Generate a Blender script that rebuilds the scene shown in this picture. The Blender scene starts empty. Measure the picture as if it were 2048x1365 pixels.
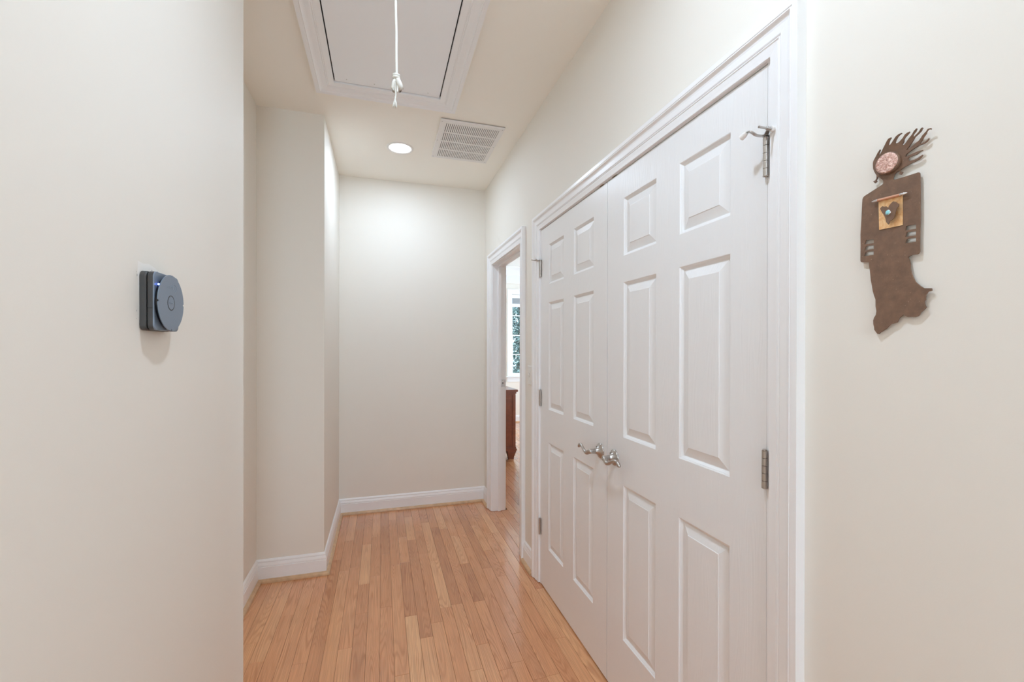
import bpy, bmesh, math, random
from mathutils import Vector, Matrix
from mathutils.geometry import tessellate_polygon
R = random.Random(11)
PI = math.pi
scene = bpy.context.scene
COL = scene.collection

# ------------------------------------------------------------------ camera, world, lights, exposure
CAM_H = 1.3604
F_PX = 872.0
cam_data = bpy.data.cameras.new('camera')
cam_data.sensor_width = 36.0
cam_data.lens = F_PX / 2048 * 36.0
cam_data.shift_y = (697.82 - 682.5) / 2048
cam_data.clip_start = 0.02
cam = bpy.data.objects.new('camera', cam_data)
COL.objects.link(cam)
t, pi_, ro = math.radians(16.6274), math.radians(-0.1324), math.radians(0.098)
_R = Vector((math.cos(t), -math.sin(t), 0)); _F = Vector((math.sin(t), math.cos(t), 0)); _U = Vector((0, 0, 1))
_F2 = _F * math.cos(pi_) + _U * math.sin(pi_); _U2 = _U * math.cos(pi_) - _F * math.sin(pi_)
_R3 = _R * math.cos(ro) + _U2 * math.sin(ro); _U3 = _U2 * math.cos(ro) - _R * math.sin(ro)
m = Matrix((_R3, _U3, -_F2)).transposed().to_4x4()
m.translation = (0, 0, CAM_H)
cam.matrix_world = m
scene.camera = cam

world = bpy.data.worlds.new('world')
scene.world = world
world.use_nodes = True
bg = world.node_tree.nodes['Background']
bg.inputs[0].default_value = (0.66, 0.83, 1.0, 1)
bg.inputs[1].default_value = 9.0

scene.view_settings.view_transform = 'Standard'
scene.view_settings.look = 'None'
scene.view_settings.gamma = 1.0
scene.view_settings.use_curve_mapping = False
scene.view_settings.exposure = 0.36
scene.cycles.max_bounces = 14
scene.cycles.diffuse_bounces = 10
scene.cycles.glossy_bounces = 5
scene.cycles.caustics_reflective = False
scene.cycles.caustics_refractive = False
scene.cycles.sample_clamp_indirect = 8.0


def area(name, loc, target, size, size_y, power, color, shape='RECTANGLE', spread=PI):
    l = bpy.data.lights.new(name, 'AREA')
    l.shape = shape; l.size = size
    if shape == 'RECTANGLE': l.size_y = size_y
    l.energy = power; l.color = color; l.spread = spread
    o = bpy.data.objects.new(name, l); COL.objects.link(o)
    o.location = loc
    o.rotation_euler = (Vector(target) - Vector(loc)).to_track_quat('-Z', 'Y').to_euler()
    return o


LAMP_P = (6.9, 9.2, 12.0)
area('rear_fill_light', (0.21, -3.30, 1.60), (0.21, 0, 1.60), 0.7, 1.1, 27, (0.66, 0.83, 1.04))  # unseen source, added as fill from behind the camera
area('south_fill_light', (3.2, 2.25, 1.6), (3.0, 7.6, 1.4), 1.3, 1.6, 28, (0.56, 0.79, 1.0))  # unseen source, added to light the far jamb and north wall
area('east_fill_light', (4.95, 6.4, 1.6), (0, 6.4, 1.5), 1.2, 1.6, 60, (0.78, 0.90, 1.0))  # unseen source, added to brighten the bedroom


# ------------------------------------------------------------------ materials
def mat(name):
    m = bpy.data.materials.new(name); m.use_nodes = True
    return m, m.node_tree, m.node_tree.nodes['Principled BSDF']


def setp(b, **k):
    for n, v in k.items():
        b.inputs[n.replace('_', ' ')].default_value = v


def simple(name, col, rough=0.5, metal=0.0, bump=0.0, bscale=300.0, var=0.0, vscale=8.0, spec=0.5, bdist=0.001):
    m, nt, b = mat(name)
    setp(b, Base_Color=(*col, 1), Roughness=rough, Metallic=metal)
    b.inputs['Specular IOR Level'].default_value = spec
    geo = nt.nodes.new('ShaderNodeNewGeometry')
    if bump:
        n = nt.nodes.new('ShaderNodeTexNoise'); n.inputs['Scale'].default_value = bscale; n.inputs['Detail'].default_value = 3
        nt.links.new(geo.outputs['Position'], n.inputs['Vector'])
        bp = nt.nodes.new('ShaderNodeBump'); bp.inputs['Strength'].default_value = bump; bp.inputs['Distance'].default_value = bdist
        nt.links.new(n.outputs['Fac'], bp.inputs['Height']); nt.links.new(bp.outputs[0], b.inputs['Normal'])
    if var:
        n = nt.nodes.new('ShaderNodeTexNoise'); n.inputs['Scale'].default_value = vscale; n.inputs['Detail'].default_value = 5
        nt.links.new(geo.outputs['Position'], n.inputs['Vector'])
        r = nt.nodes.new('ShaderNodeValToRGB')
        r.color_ramp.elements[0].position = 0.3; r.color_ramp.elements[1].position = 0.7
        r.color_ramp.elements[0].color = (*[c * (1 - var) for c in col], 1)
        r.color_ramp.elements[1].color = (*[min(1, c * (1 + var)) for c in col], 1)
        nt.links.new(n.outputs['Fac'], r.inputs[0]); nt.links.new(r.outputs[0], b.inputs['Base Color'])
    return m


M_wall = simple('wall_paint', (0.81, 0.775, 0.71), 0.62, bump=0.12, bscale=420, bdist=0.0006, spec=0.3)
M_ceil = simple('ceiling_paint', (0.91, 0.88, 0.81), 0.75, bump=0.1, bscale=380, bdist=0.0006, spec=0.25)
M_bedwall = simple('bedroom_paint', (0.86, 0.81, 0.74), 0.65, bump=0.1, bscale=380, spec=0.25)
M_white = simple('white_trim_paint', (0.87, 0.87, 0.875), 0.32, bump=0.03, bscale=120)
M_bedceil = simple('white_ceiling_paint', (0.86, 0.86, 0.85), 0.8)
M_hatch = simple('hatch_paint', (0.89, 0.912, 0.935), 0.55, bump=0.08, bscale=160)
M_vent = simple('vent_enamel', (0.80, 0.78, 0.75), 0.4)
M_dark = simple('dark_void', (0.02, 0.018, 0.016), 0.9)
M_duct = simple('duct_grey', (0.30, 0.285, 0.27), 0.9)
M_shoe = simple('oak_shoe', (0.60, 0.40, 0.235), 0.35, var=0.14, vscale=30)
M_sub = simple('subfloor', (0.06, 0.03, 0.015), 0.9)
M_nickel = simple('brushed_nickel', (0.52, 0.49, 0.46), 0.30, 1.0, bump=0.05, bscale=900)
M_hinge = simple('satin_nickel', (0.50, 0.455, 0.41), 0.34, 1.0, bump=0.05, bscale=700)
M_silver = simple('polished_silver', (0.82, 0.83, 0.85), 0.15, 1.0)
M_screw = simple('painted_screw', (0.55, 0.54, 0.53), 0.5)
M_brass = simple('dull_brass', (0.30, 0.22, 0.14), 0.4, 0.8)
M_rubber = simple('white_rubber', (0.80, 0.78, 0.75), 0.5)
M_cord = simple('cotton_cord', (0.66, 0.64, 0.58), 0.9, bump=0.5, bscale=500)
M_plate = simple('ivory_plastic', (0.78, 0.76, 0.71), 0.35)
M_devf = simple('blue_sheen_plastic', (0.17, 0.215, 0.275), 0.38, bump=0.04, bscale=600)  # bluish sheen of dark plastic is put into the base colour
M_devd = simple('charcoal_plastic', (0.055, 0.053, 0.052), 0.55, bump=0.25, bscale=900)
M_black = simple('black_plastic', (0.012, 0.012, 0.013), 0.35)
M_mark = simple('grey_print', (0.235, 0.285, 0.35), 0.4)
M_spackle = simple('bare_spackle', (0.865, 0.84, 0.80), 0.85, bump=0.3, bscale=200)
M_turq = simple('turquoise_stone', (0.28, 0.62, 0.66), 0.2, var=0.12, vscale=200)
M_shade = simple('cellular_shade', (0.60, 0.62, 0.64), 0.85)


def leaf_mat(name, c1, c2, pos):
    m, nt, b = mat(name)
    geo = nt.nodes.new('ShaderNodeNewGeometry')
    n = nt.nodes.new('ShaderNodeTexNoise'); n.inputs['Scale'].default_value = 9; n.inputs['Detail'].default_value = 2
    nt.links.new(geo.outputs['Position'], n.inputs['Vector'])
    r = nt.nodes.new('ShaderNodeValToRGB'); e = r.color_ramp.elements
    e[0].position = pos; e[0].color = (*c1, 1); e[1].position = pos + 0.12; e[1].color = (*c2, 1)  # paler second colour puts sky glints into the leaf colour
    nt.links.new(n.outputs['Fac'], r.inputs[0]); nt.links.new(r.outputs[0], b.inputs['Base Color'])
    b.inputs['Roughness'].default_value = 0.22
    return m


M_leaf = leaf_mat('leaf_green', (0.018, 0.045, 0.028), (0.13, 0.19, 0.14), 0.50)
M_leaf2 = leaf_mat('leaf_blue_green', (0.022, 0.050, 0.045), (0.17, 0.22, 0.20), 0.48)
M_bark = simple('bark', (0.10, 0.075, 0.055), 0.9, bump=0.6, bscale=20, bdist=0.02)
M_grass = simple('lawn', (0.03, 0.055, 0.02), 0.9, var=0.3, vscale=2)


def rust_mat():
    m, nt, b = mat('rusted_steel')
    geo = nt.nodes.new('ShaderNodeNewGeometry')
    n = nt.nodes.new('ShaderNodeTexNoise'); n.inputs['Scale'].default_value = 55; n.inputs['Detail'].default_value = 8; n.inputs['Roughness'].default_value = 0.65
    nt.links.new(geo.outputs['Position'], n.inputs['Vector'])
    r = nt.nodes.new('ShaderNodeValToRGB'); e = r.color_ramp.elements
    e[0].position = 0.3; e[0].color = (0.150, 0.088, 0.056, 1)
    e[1].position = 0.72; e[1].color = (0.230, 0.130, 0.079, 1)
    nt.links.new(n.outputs['Fac'], r.inputs[0])
    n2 = nt.nodes.new('ShaderNodeTexNoise'); n2.inputs['Scale'].default_value = 330; n2.inputs['Detail'].default_value = 1
    nt.links.new(geo.outputs['Position'], n2.inputs['Vector'])
    r2 = nt.nodes.new('ShaderNodeValToRGB'); r2.color_ramp.elements[0].position = 0.72; r2.color_ramp.elements[1].position = 0.80
    nt.links.new(n2.outputs['Fac'], r2.inputs[0])
    mx = nt.nodes.new('ShaderNodeMix'); mx.data_type = 'RGBA'
    nt.links.new(r2.outputs[0], mx.inputs[0]); nt.links.new(r.outputs[0], mx.inputs[6]); mx.inputs[7].default_value = (0.36, 0.24, 0.17, 1)
    nt.links.new(mx.outputs[2], b.inputs['Base Color'])
    b.inputs['Roughness'].default_value = 0.55
    bp = nt.nodes.new('ShaderNodeBump'); bp.inputs['Strength'].default_value = 0.2; bp.inputs['Distance'].default_value = 0.001
    nt.links.new(n2.outputs['Fac'], bp.inputs['Height']); nt.links.new(bp.outputs[0], b.inputs['Normal'])
    return m


def copper_mat(name, c1, c2, scale, strength, rough, dist):
    m, nt, b = mat(name)
    geo = nt.nodes.new('ShaderNodeNewGeometry')
    n = nt.nodes.new('ShaderNodeTexNoise'); n.inputs['Scale'].default_value = scale; n.inputs['Detail'].default_value = 5; n.inputs['Distortion'].default_value = 1.2
    nt.links.new(geo.outputs['Position'], n.inputs['Vector'])
    r = nt.nodes.new('ShaderNodeValToRGB'); e = r.color_ramp.elements
    e[0].position = 0.32; e[0].color = (*c1, 1); e[1].position = 0.66; e[1].color = (*c2, 1)
    nt.links.new(n.outputs['Fac'], r.inputs[0]); nt.links.new(r.outputs[0], b.inputs['Base Color'])
    setp(b, Metallic=0.4, Roughness=rough)
    bp = nt.nodes.new('ShaderNodeBump'); bp.inputs['Strength'].default_value = strength; bp.inputs['Distance'].default_value = dist
    nt.links.new(n.outputs['Fac'], bp.inputs['Height']); nt.links.new(bp.outputs[0], b.inputs['Normal'])
    return m


M_rust = rust_mat()
M_copface = copper_mat('hammered_copper', (0.50, 0.25, 0.19), (0.92, 0.66, 0.57), 170, 1.0, 0.38, 0.003)
M_copsheet = copper_mat('gilded_copper_sheet', (0.80, 0.42, 0.17), (0.95, 0.66, 0.36), 90, 0.35, 0.42, 0.001)
M_coprod = simple('copper_rod', (0.86, 0.50, 0.36), 0.3, 0.8)


def door_mat():
    m, nt, b = mat('embossed_door_paint')
    setp(b, Base_Color=(0.82, 0.82, 0.82, 1), Roughness=0.34)
    geo = nt.nodes.new('ShaderNodeNewGeometry')
    mp = nt.nodes.new('ShaderNodeMapping'); mp.inputs['Scale'].default_value = (14, 14, 1.5)
    nt.links.new(geo.outputs['Position'], mp.inputs[0])
    n = nt.nodes.new('ShaderNodeTexNoise'); n.inputs['Scale'].default_value = 1.0; n.inputs['Detail'].default_value = 1.5
    nt.links.new(mp.outputs[0], n.inputs['Vector'])
    mu = nt.nodes.new('ShaderNodeMath'); mu.operation = 'MULTIPLY'; mu.inputs[1].default_value = 150
    nt.links.new(n.outputs['Fac'], mu.inputs[0])
    s = nt.nodes.new('ShaderNodeMath'); s.operation = 'SINE'; nt.links.new(mu.outputs[0], s.inputs[0])
    bp = nt.nodes.new('ShaderNodeBump'); bp.inputs['Strength'].default_value = 0.10; bp.inputs['Distance'].default_value = 0.0008
    nt.links.new(s.outputs[0], bp.inputs['Height']); nt.links.new(bp.outputs[0], b.inputs['Normal'])
    return m


M_door = door_mat()


def wood_mat(name, dark, mid, light, use_tone, rough, ring=26.0, coat=0.0, axis_scale=(13, 0.95, 13), pore=(300, 5, 300), line=0.85):
    m, nt, b = mat(name)
    L = nt.links.new
    geo = nt.nodes.new('ShaderNodeNewGeometry')
    vec = geo.outputs['Position']
    tone = None
    if use_tone:
        at = nt.nodes.new('ShaderNodeAttribute'); at.attribute_name = 'tone'
        sep = nt.nodes.new('ShaderNodeSeparateColor'); L(at.outputs['Color'], sep.inputs[0])
        off = nt.nodes.new('ShaderNodeVectorMath'); off.operation = 'MULTIPLY_ADD'
        L(at.outputs['Color'], off.inputs[0]); off.inputs[1].default_value = (37.0, 53.0, 29.0); L(vec, off.inputs[2])
        vec = off.outputs[0]; tone = sep.outputs[0]
    mp = nt.nodes.new('ShaderNodeMapping'); mp.inputs['Scale'].default_value = axis_scale; L(vec, mp.inputs[0])
    n = nt.nodes.new('ShaderNodeTexNoise'); n.inputs['Scale'].default_value = 1.0; n.inputs['Detail'].default_value = 1.2; n.inputs['Roughness'].default_value = 0.45
    L(mp.outputs[0], n.inputs['Vector'])
    mu = nt.nodes.new('ShaderNodeMath'); mu.operation = 'MULTIPLY'; mu.inputs[1].default_value = ring * 2 * PI; L(n.outputs['Fac'], mu.inputs[0])
    s = nt.nodes.new('ShaderNodeMath'); s.operation = 'SINE'; L(mu.outputs[0], s.inputs[0])
    r = nt.nodes.new('ShaderNodeValToRGB'); e = r.color_ramp.elements      # growth-ring line strength
    e[0].position = 0.35; e[0].color = (0, 0, 0, 1); e[1].position = 1.0; e[1].color = (1, 1, 1, 1)
    ms = nt.nodes.new('ShaderNodeMath'); ms.operation = 'MULTIPLY_ADD'; ms.inputs[1].default_value = 0.5; ms.inputs[2].default_value = 0.5
    L(s.outputs[0], ms.inputs[0]); L(ms.outputs[0], r.inputs[0])
    mp2 = nt.nodes.new('ShaderNodeMapping'); mp2.inputs['Scale'].default_value = pore; L(vec, mp2.inputs[0])
    n2 = nt.nodes.new('ShaderNodeTexNoise'); n2.inputs['Scale'].default_value = 1.0; n2.inputs['Detail'].default_value = 3; L(mp2.outputs[0], n2.inputs['Vector'])
    mp3 = nt.nodes.new('ShaderNodeMapping'); mp3.inputs['Scale'].default_value = (22, 1.6, 22); L(vec, mp3.inputs[0])
    n3 = nt.nodes.new('ShaderNodeTexNoise'); n3.inputs['Scale'].default_value = 1.0; n3.inputs['Detail'].default_value = 4; L(mp3.outputs[0], n3.inputs['Vector'])
    base = nt.nodes.new('ShaderNodeValToRGB'); e = base.color_ramp.elements
    e[0].position = 0.0; e[0].color = (*dark, 1); e[1].position = 1.0; e[1].color = (*light, 1)
    k = base.color_ramp.elements.new(0.5); k.color = (*mid, 1)
    if tone is not None:
        a = nt.nodes.new('ShaderNodeMath'); a.operation = 'MULTIPLY_ADD'; a.inputs[1].default_value = 0.45
        L(n3.outputs['Fac'], a.inputs[0])
        a2 = nt.nodes.new('ShaderNodeMath'); a2.operation = 'MULTIPLY_ADD'; a2.inputs[1].default_value = 0.80; a2.inputs[2].default_value = -0.12
        L(tone, a2.inputs[0]); L(a2.outputs[0], a.inputs[2]); L(a.outputs[0], base.inputs[0])
    else:
        L(n3.outputs['Fac'], base.inputs[0])
    mulf = nt.nodes.new('ShaderNodeMath'); mulf.operation = 'MULTIPLY'
    L(r.outputs[0], mulf.inputs[0])
    pr = nt.nodes.new('ShaderNodeMapRange'); pr.inputs[1].default_value = 0.3; pr.inputs[2].default_value = 0.7; pr.inputs[3].default_value = line * 0.35; pr.inputs[4].default_value = line
    L(n2.outputs['Fac'], pr.inputs[0])
    n5 = nt.nodes.new('ShaderNodeTexNoise'); n5.inputs['Scale'].default_value = 5.0; n5.inputs['Detail'].default_value = 2
    L(vec, n5.inputs['Vector'])
    fade = nt.nodes.new('ShaderNodeMapRange'); fade.inputs[1].default_value = 0.36; fade.inputs[2].default_value = 0.64; fade.inputs[3].default_value = 0.12; fade.inputs[4].default_value = 1.0
    L(n5.outputs['Fac'], fade.inputs[0])
    pm = nt.nodes.new('ShaderNodeMath'); pm.operation = 'MULTIPLY'; L(pr.outputs[0], pm.inputs[0]); L(fade.outputs[0], pm.inputs[1])
    L(pm.outputs[0], mulf.inputs[1])
    mx = nt.nodes.new('ShaderNodeMix'); mx.data_type = 'RGBA'
    L(mulf.outputs[0], mx.inputs[0]); L(base.outputs[0], mx.inputs[6])
    dk = nt.nodes.new('ShaderNodeMix'); dk.data_type = 'RGBA'; dk.blend_type = 'MULTIPLY'; dk.inputs[0].default_value = 1.0
    L(base.outputs[0], dk.inputs[6]); dk.inputs[7].default_value = (0.62, 0.50, 0.42, 1)
    L(dk.outputs[2], mx.inputs[7])
    hs = nt.nodes.new('ShaderNodeMapRange'); hs.inputs[1].default_value = 0.35; hs.inputs[2].default_value = 0.65; hs.inputs[3].default_value = 0.86; hs.inputs[4].default_value = 1.08
    L(n2.outputs['Fac'], hs.inputs[0])
    vm = nt.nodes.new('ShaderNodeVectorMath'); vm.operation = 'SCALE'; L(mx.outputs[2], vm.inputs[0]); L(hs.outputs[0], vm.inputs['Scale'])
    L(vm.outputs[0], b.inputs['Base Color'])
    b.inputs['Roughness'].default_value = rough
    if coat:
        b.inputs['Coat Weight'].default_value = coat; b.inputs['Coat Roughness'].default_value = 0.12
    mw = nt.nodes.new('ShaderNodeTexNoise'); mw.inputs['Scale'].default_value = 9; mw.inputs['Detail'].default_value = 1
    L(vec, mw.inputs['Vector'])
    bp = nt.nodes.new('ShaderNodeBump'); bp.inputs['Strength'].default_value = 0.10; bp.inputs['Distance'].default_value = 0.0025
    L(mw.outputs['Fac'], bp.inputs['Height'])
    bp2 = nt.nodes.new('ShaderNodeBump'); bp2.inputs['Strength'].default_value = 0.05; bp2.inputs['Distance'].default_value = 0.0006
    L(s.outputs[0], bp2.inputs['Height']); L(bp.outputs[0], bp2.inputs['Normal'])
    L(bp2.outputs[0], b.inputs['Normal'])
    if coat: L(bp.outputs[0], b.inputs['Coat Normal'])
    return m


M_oak = wood_mat('oak_flooring', (0.49, 0.20, 0.085), (0.68, 0.305, 0.135), (0.80, 0.44, 0.215), True, 0.27, ring=27, coat=1.0)
M_cherry = wood_mat('cherry_wood', (0.13, 0.032, 0.016), (0.20, 0.055, 0.026), (0.27, 0.085, 0.04), False, 0.28, ring=8, coat=0.3, axis_scale=(6, 6, 0.8), pore=(300, 300, 8), line=0.4)


def emis(name, col, s):
    m, nt, b = mat(name)
    setp(b, Base_Color=(*col, 1))
    b.inputs['Emission Color'].default_value = (*col, 1); b.inputs['Emission Strength'].default_value = s
    return m


M_lens = emis('lit_lamp_lens', (1.0, 0.97, 0.92), 6.0)
M_led = emis('blue_led', (0.12, 0.22, 1.0), 9.0)


def glass_mat():
    m, nt, b = mat('window_glass')
    for n in list(nt.nodes):
        if n.type != 'OUTPUT_MATERIAL': nt.nodes.remove(n)
    out = [n for n in nt.nodes if n.type == 'OUTPUT_MATERIAL'][0]
    tr = nt.nodes.new('ShaderNodeBsdfTransparent'); tr.inputs[0].default_value = (0.96, 0.985, 0.98, 1)
    gl = nt.nodes.new('ShaderNodeBsdfGlossy'); gl.inputs['Roughness'].default_value = 0.02
    fr = nt.nodes.new('ShaderNodeFresnel'); fr.inputs[0].default_value = 1.45
    mx = nt.nodes.new('ShaderNodeMixShader')
    nt.links.new(fr.outputs[0], mx.inputs[0]); nt.links.new(tr.outputs[0], mx.inputs[1]); nt.links.new(gl.outputs[0], mx.inputs[2])
    nt.links.new(mx.outputs[0], out.inputs[0])
    return m


M_glass = glass_mat()

# ------------------------------------------------------------------ mesh helpers
ORG = {}


def org(o):
    return ORG.get(o.name, Vector((0, 0, 0))) if o else Vector((0, 0, 0))


def tag(o, label=None, cat=None, group=None, kind=None):
    if label: o['label'] = label
    if cat: o['category'] = cat
    if group: o['group'] = group
    if kind: o['kind'] = kind
    return o


def empty(name, loc, label=None, cat=None, group=None, kind=None):
    o = bpy.data.objects.new(name, None); COL.objects.link(o)
    o.location = loc; o.empty_display_size = 0.05
    ORG[o.name] = Vector(loc)
    return tag(o, label, cat, group, kind)


class MB:
    def __init__(s): s.v = []; s.f = []; s.sm = []

    def add(s, vs, fs, smooth=False):
        b = len(s.v); s.v += [tuple(p) for p in vs]
        for f in fs: s.f.append([i + b for i in f]); s.sm.append(smooth)
        return s

    def box(s, x0, x1, y0, y1, z0, z1):
        vs = [(x, y, z) for x in (x0, x1) for y in (y0, y1) for z in (z0, z1)]
        return s.add(vs, [(0, 1, 3, 2), (4, 6, 7, 5), (0, 4, 5, 1), (2, 3, 7, 6), (0, 2, 6, 4), (1, 5, 7, 3)])

    def tube(s, pts, rad, n=10, cap=True, smooth=True):
        pts = [Vector(p) for p in pts]
        if not isinstance(rad, (list, tuple)): rad = [rad] * len(pts)
        vs = []; fs = []
        prev = None
        for i, p in enumerate(pts):
            d = (pts[min(i + 1, len(pts) - 1)] - pts[max(i - 1, 0)]).normalized()
            if prev is None:
                a = Vector((0, 0, 1)) if abs(d.z) < 0.9 else Vector((1, 0, 0))
                u = d.cross(a).normalized()
            else:
                u = (prev - d * prev.dot(d)).normalized()
            prev = u; w = d.cross(u)
            for k in range(n):
                an = 2 * PI * k / n
                vs.append(p + (u * math.cos(an) + w * math.sin(an)) * rad[i])
        for i in range(len(pts) - 1):
            for k in range(n):
                k2 = (k + 1) % n
                fs.append((i * n + k, i * n + k2, (i + 1) * n + k2, (i + 1) * n + k))
        s.add(vs, fs, smooth)
        if cap:
            s.add(vs[:n], [tuple(range(n))[::-1]], False); s.add(vs[-n:], [tuple(range(n))], False)
        return s

    def lathe(s, prof, o, axis, n=32, smooth=True, squash=None):
        """prof: (radius, height along axis)"""
        o = Vector(o); ax = Vector(axis).normalized()
        a = Vector((0, 0, 1)) if abs(ax.z) < 0.9 else Vector((0, 1, 0))
        u = ax.cross(a).normalized(); w = ax.cross(u)
        vs = []; fs = []
        for (r, h) in prof:
            for k in range(n):
                an = 2 * PI * k / n
                vs.append(o + ax * h + (u * math.cos(an) + w * math.sin(an)) * max(r, 1e-5))
        for i in range(len(prof) - 1):
            for k in range(n):
                k2 = (k + 1) % n
                fs.append((i * n + k, i * n + k2, (i + 1) * n + k2, (i + 1) * n + k))
        s.add(vs, fs, smooth)
        if prof[0][0] > 1e-4: s.add(vs[:n], [tuple(range(n))])
        if prof[-1][0] > 1e-4: s.add(vs[-n:], [tuple(range(n))])
        return s

    def build(s, name, material, parent=None, recalc=True, tone=None, merge=False):
        me = bpy.data.meshes.new(name)
        o0 = org(parent)
        me.from_pydata([(v[0] - o0.x, v[1] - o0.y, v[2] - o0.z) for v in s.v], [], s.f)
        me.polygons.foreach_set('use_smooth', s.sm)
        if recalc:
            bm = bmesh.new(); bm.from_mesh(me)
            if merge: bmesh.ops.remove_doubles(bm, verts=bm.verts, dist=1e-5)
            bmesh.ops.recalc_face_normals(bm, faces=bm.faces); bm.to_mesh(me); bm.free()
        if tone is not None:
            ca = me.color_attributes.new(name='tone', type='FLOAT_COLOR', domain='POINT')
            if isinstance(tone, list):
                ca.data.foreach_set('color', [c for t_ in tone for c in t_])
            else:
                ca.data.foreach_set('color', list(tone) * len(me.vertices))
        if isinstance(material, (list, tuple)):
            for mm in material: me.materials.append(mm)
        else:
            me.materials.append(material)
        o = bpy.data.objects.new(name, me); COL.objects.link(o)
        if parent: o.parent = parent
        ORG[o.name] = o0
        return o


def B(x0, x1, y0, y1, z0, z1): return MB().box(x0, x1, y0, y1, z0, z1)


def holed_slab(A, Bc, holes, t0, t1, mp):
    """grid slab between (A[0],A[-1]) x (Bc[0],Bc[-1]) minus holes (a0,a1,b0,b1); mp(a,b,t)->xyz"""
    As = sorted(set(A + [h[0] for h in holes] + [h[1] for h in holes])); Bs = sorted(set(Bc + [h[2] for h in holes] + [h[3] for h in holes]))
    As = [a for a in As if A[0] - 1e-9 <= a <= A[-1] + 1e-9]; Bs = [b for b in Bs if Bc[0] - 1e-9 <= b <= Bc[-1] + 1e-9]
    def solid(i, j):
        if not (0 <= i < len(As) - 1 and 0 <= j < len(Bs) - 1): return False
        a = (As[i] + As[i + 1]) / 2; b = (Bs[j] + Bs[j + 1]) / 2
        return not any(h[0] < a < h[1] and h[2] < b < h[3] for h in holes)
    m = MB()
    for i in range(len(As) - 1):
        for j in range(len(Bs) - 1):
            if not solid(i, j): continue
            a0, a1, b0, b1 = As[i], As[i + 1], Bs[j], Bs[j + 1]
            m.add([mp(a0, b0, t0), mp(a1, b0, t0), mp(a1, b1, t0), mp(a0, b1, t0)], [(0, 1, 2, 3)])
            m.add([mp(a0, b0, t1), mp(a0, b1, t1), mp(a1, b1, t1), mp(a1, b0, t1)], [(0, 1, 2, 3)])
            for (di, dj, p, q) in ((-1, 0, (a0, b0), (a0, b1)), (1, 0, (a1, b0), (a1, b1)), (0, -1, (a0, b0), (a1, b0)), (0, 1, (a0, b1), (a1, b1))):
                if not solid(i + di, j + dj):
                    m.add([mp(*p, t0), mp(*q, t0), mp(*q, t1), mp(*p, t1)], [(0, 1, 2, 3)])
    return m


def sweep(prof, pts, mp, closed=False, side=1, cap=True):
    """list of MB, one per straight run, mitred. prof: (offset across, height); pts 2d; mp(a,b,h)->xyz"""
    P = [Vector(p) for p in pts]; n = len(P)
    def nrm(i, j):
        d = (P[j] - P[i]).normalized(); return Vector((-d.y, d.x)) * side
    runs = n if closed else n - 1
    mit = []
    for i in range(n):
        if closed: n1 = nrm((i - 1) % n, i); n2 = nrm(i, (i + 1) % n)
        elif i == 0: n1 = n2 = nrm(0, 1)
        elif i == n - 1: n1 = n2 = nrm(n - 2, n - 1)
        else: n1 = nrm(i - 1, i); n2 = nrm(i, i + 1)
        mit.append((n1 + n2) / (1 + n1.dot(n2)))
    out = []
    for r in range(runs):
        i, j = r, (r + 1) % n
        vs = []
        for k in (i, j):
            for (w, h) in prof:
                q = P[k] + mit[k] * w; vs.append(mp(q.x, q.y, h))
        c = len(prof); m = MB()
        m.add(vs, [(a, (a + 1) % c, (a + 1) % c + c, a + c) for a in range(c)])
        if cap:
            m.add(vs[:c], [tuple(range(c))]); m.add(vs[c:], [tuple(range(c))])
        out.append(m)
    return out


def extrude_poly(outer, holes, x_front, x_back):
    """flat shape in the y-z plane, thickness along x"""
    m = MB()
    loops = [outer] + holes
    tris = tessellate_polygon([[Vector((0, p[0], p[1])) for p in l] for l in loops])
    flat = [p for l in loops for p in l]
    m.add([(x_front, p[0], p[1]) for p in flat], [tuple(t_) for t_ in tris])
    m.add([(x_back, p[0], p[1]) for p in flat], [tuple(t_) for t_ in tris])
    for l in loops:
        n = len(l)
        m.add([(x_front, p[0], p[1]) for p in l] + [(x_back, p[0], p[1]) for p in l], [(i, (i + 1) % n, (i + 1) % n + n, i + n) for i in range(n)])
    return m


def pix(u, v, x):
    """where the reference point (u, v) lands on the real plane x = const"""
    d = _F2 + _R3 * (u - 1024) / F_PX - _U3 * (v - 697.82) / F_PX
    k = x / d.x
    return (k * d.y, CAM_H + k * d.z)


# ------------------------------------------------------------------ dimensions
XR = 0.879; XR2 = 0.985
XL = -0.45; X2 = -0.694; X3 = -0.3314
YL = 1.678; Y2 = 2.8355; YB = 3.7856
H = 2.7564
YS = -3.0
BX1 = 4.6; BY0 = 2.68; BY1 = 7.61; BH = 2.82
C_IN = (0.806, 2.368, 2.040)     # closet casing inner edge: y, y, z
B_IN = (2.730, 3.510, 2.046)     # bedroom casing inner edge
HX = (-0.240, 0.310); HY = (1.09, 2.455)   # attic opening


def st(o): return tag(o, kind='structure')


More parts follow.
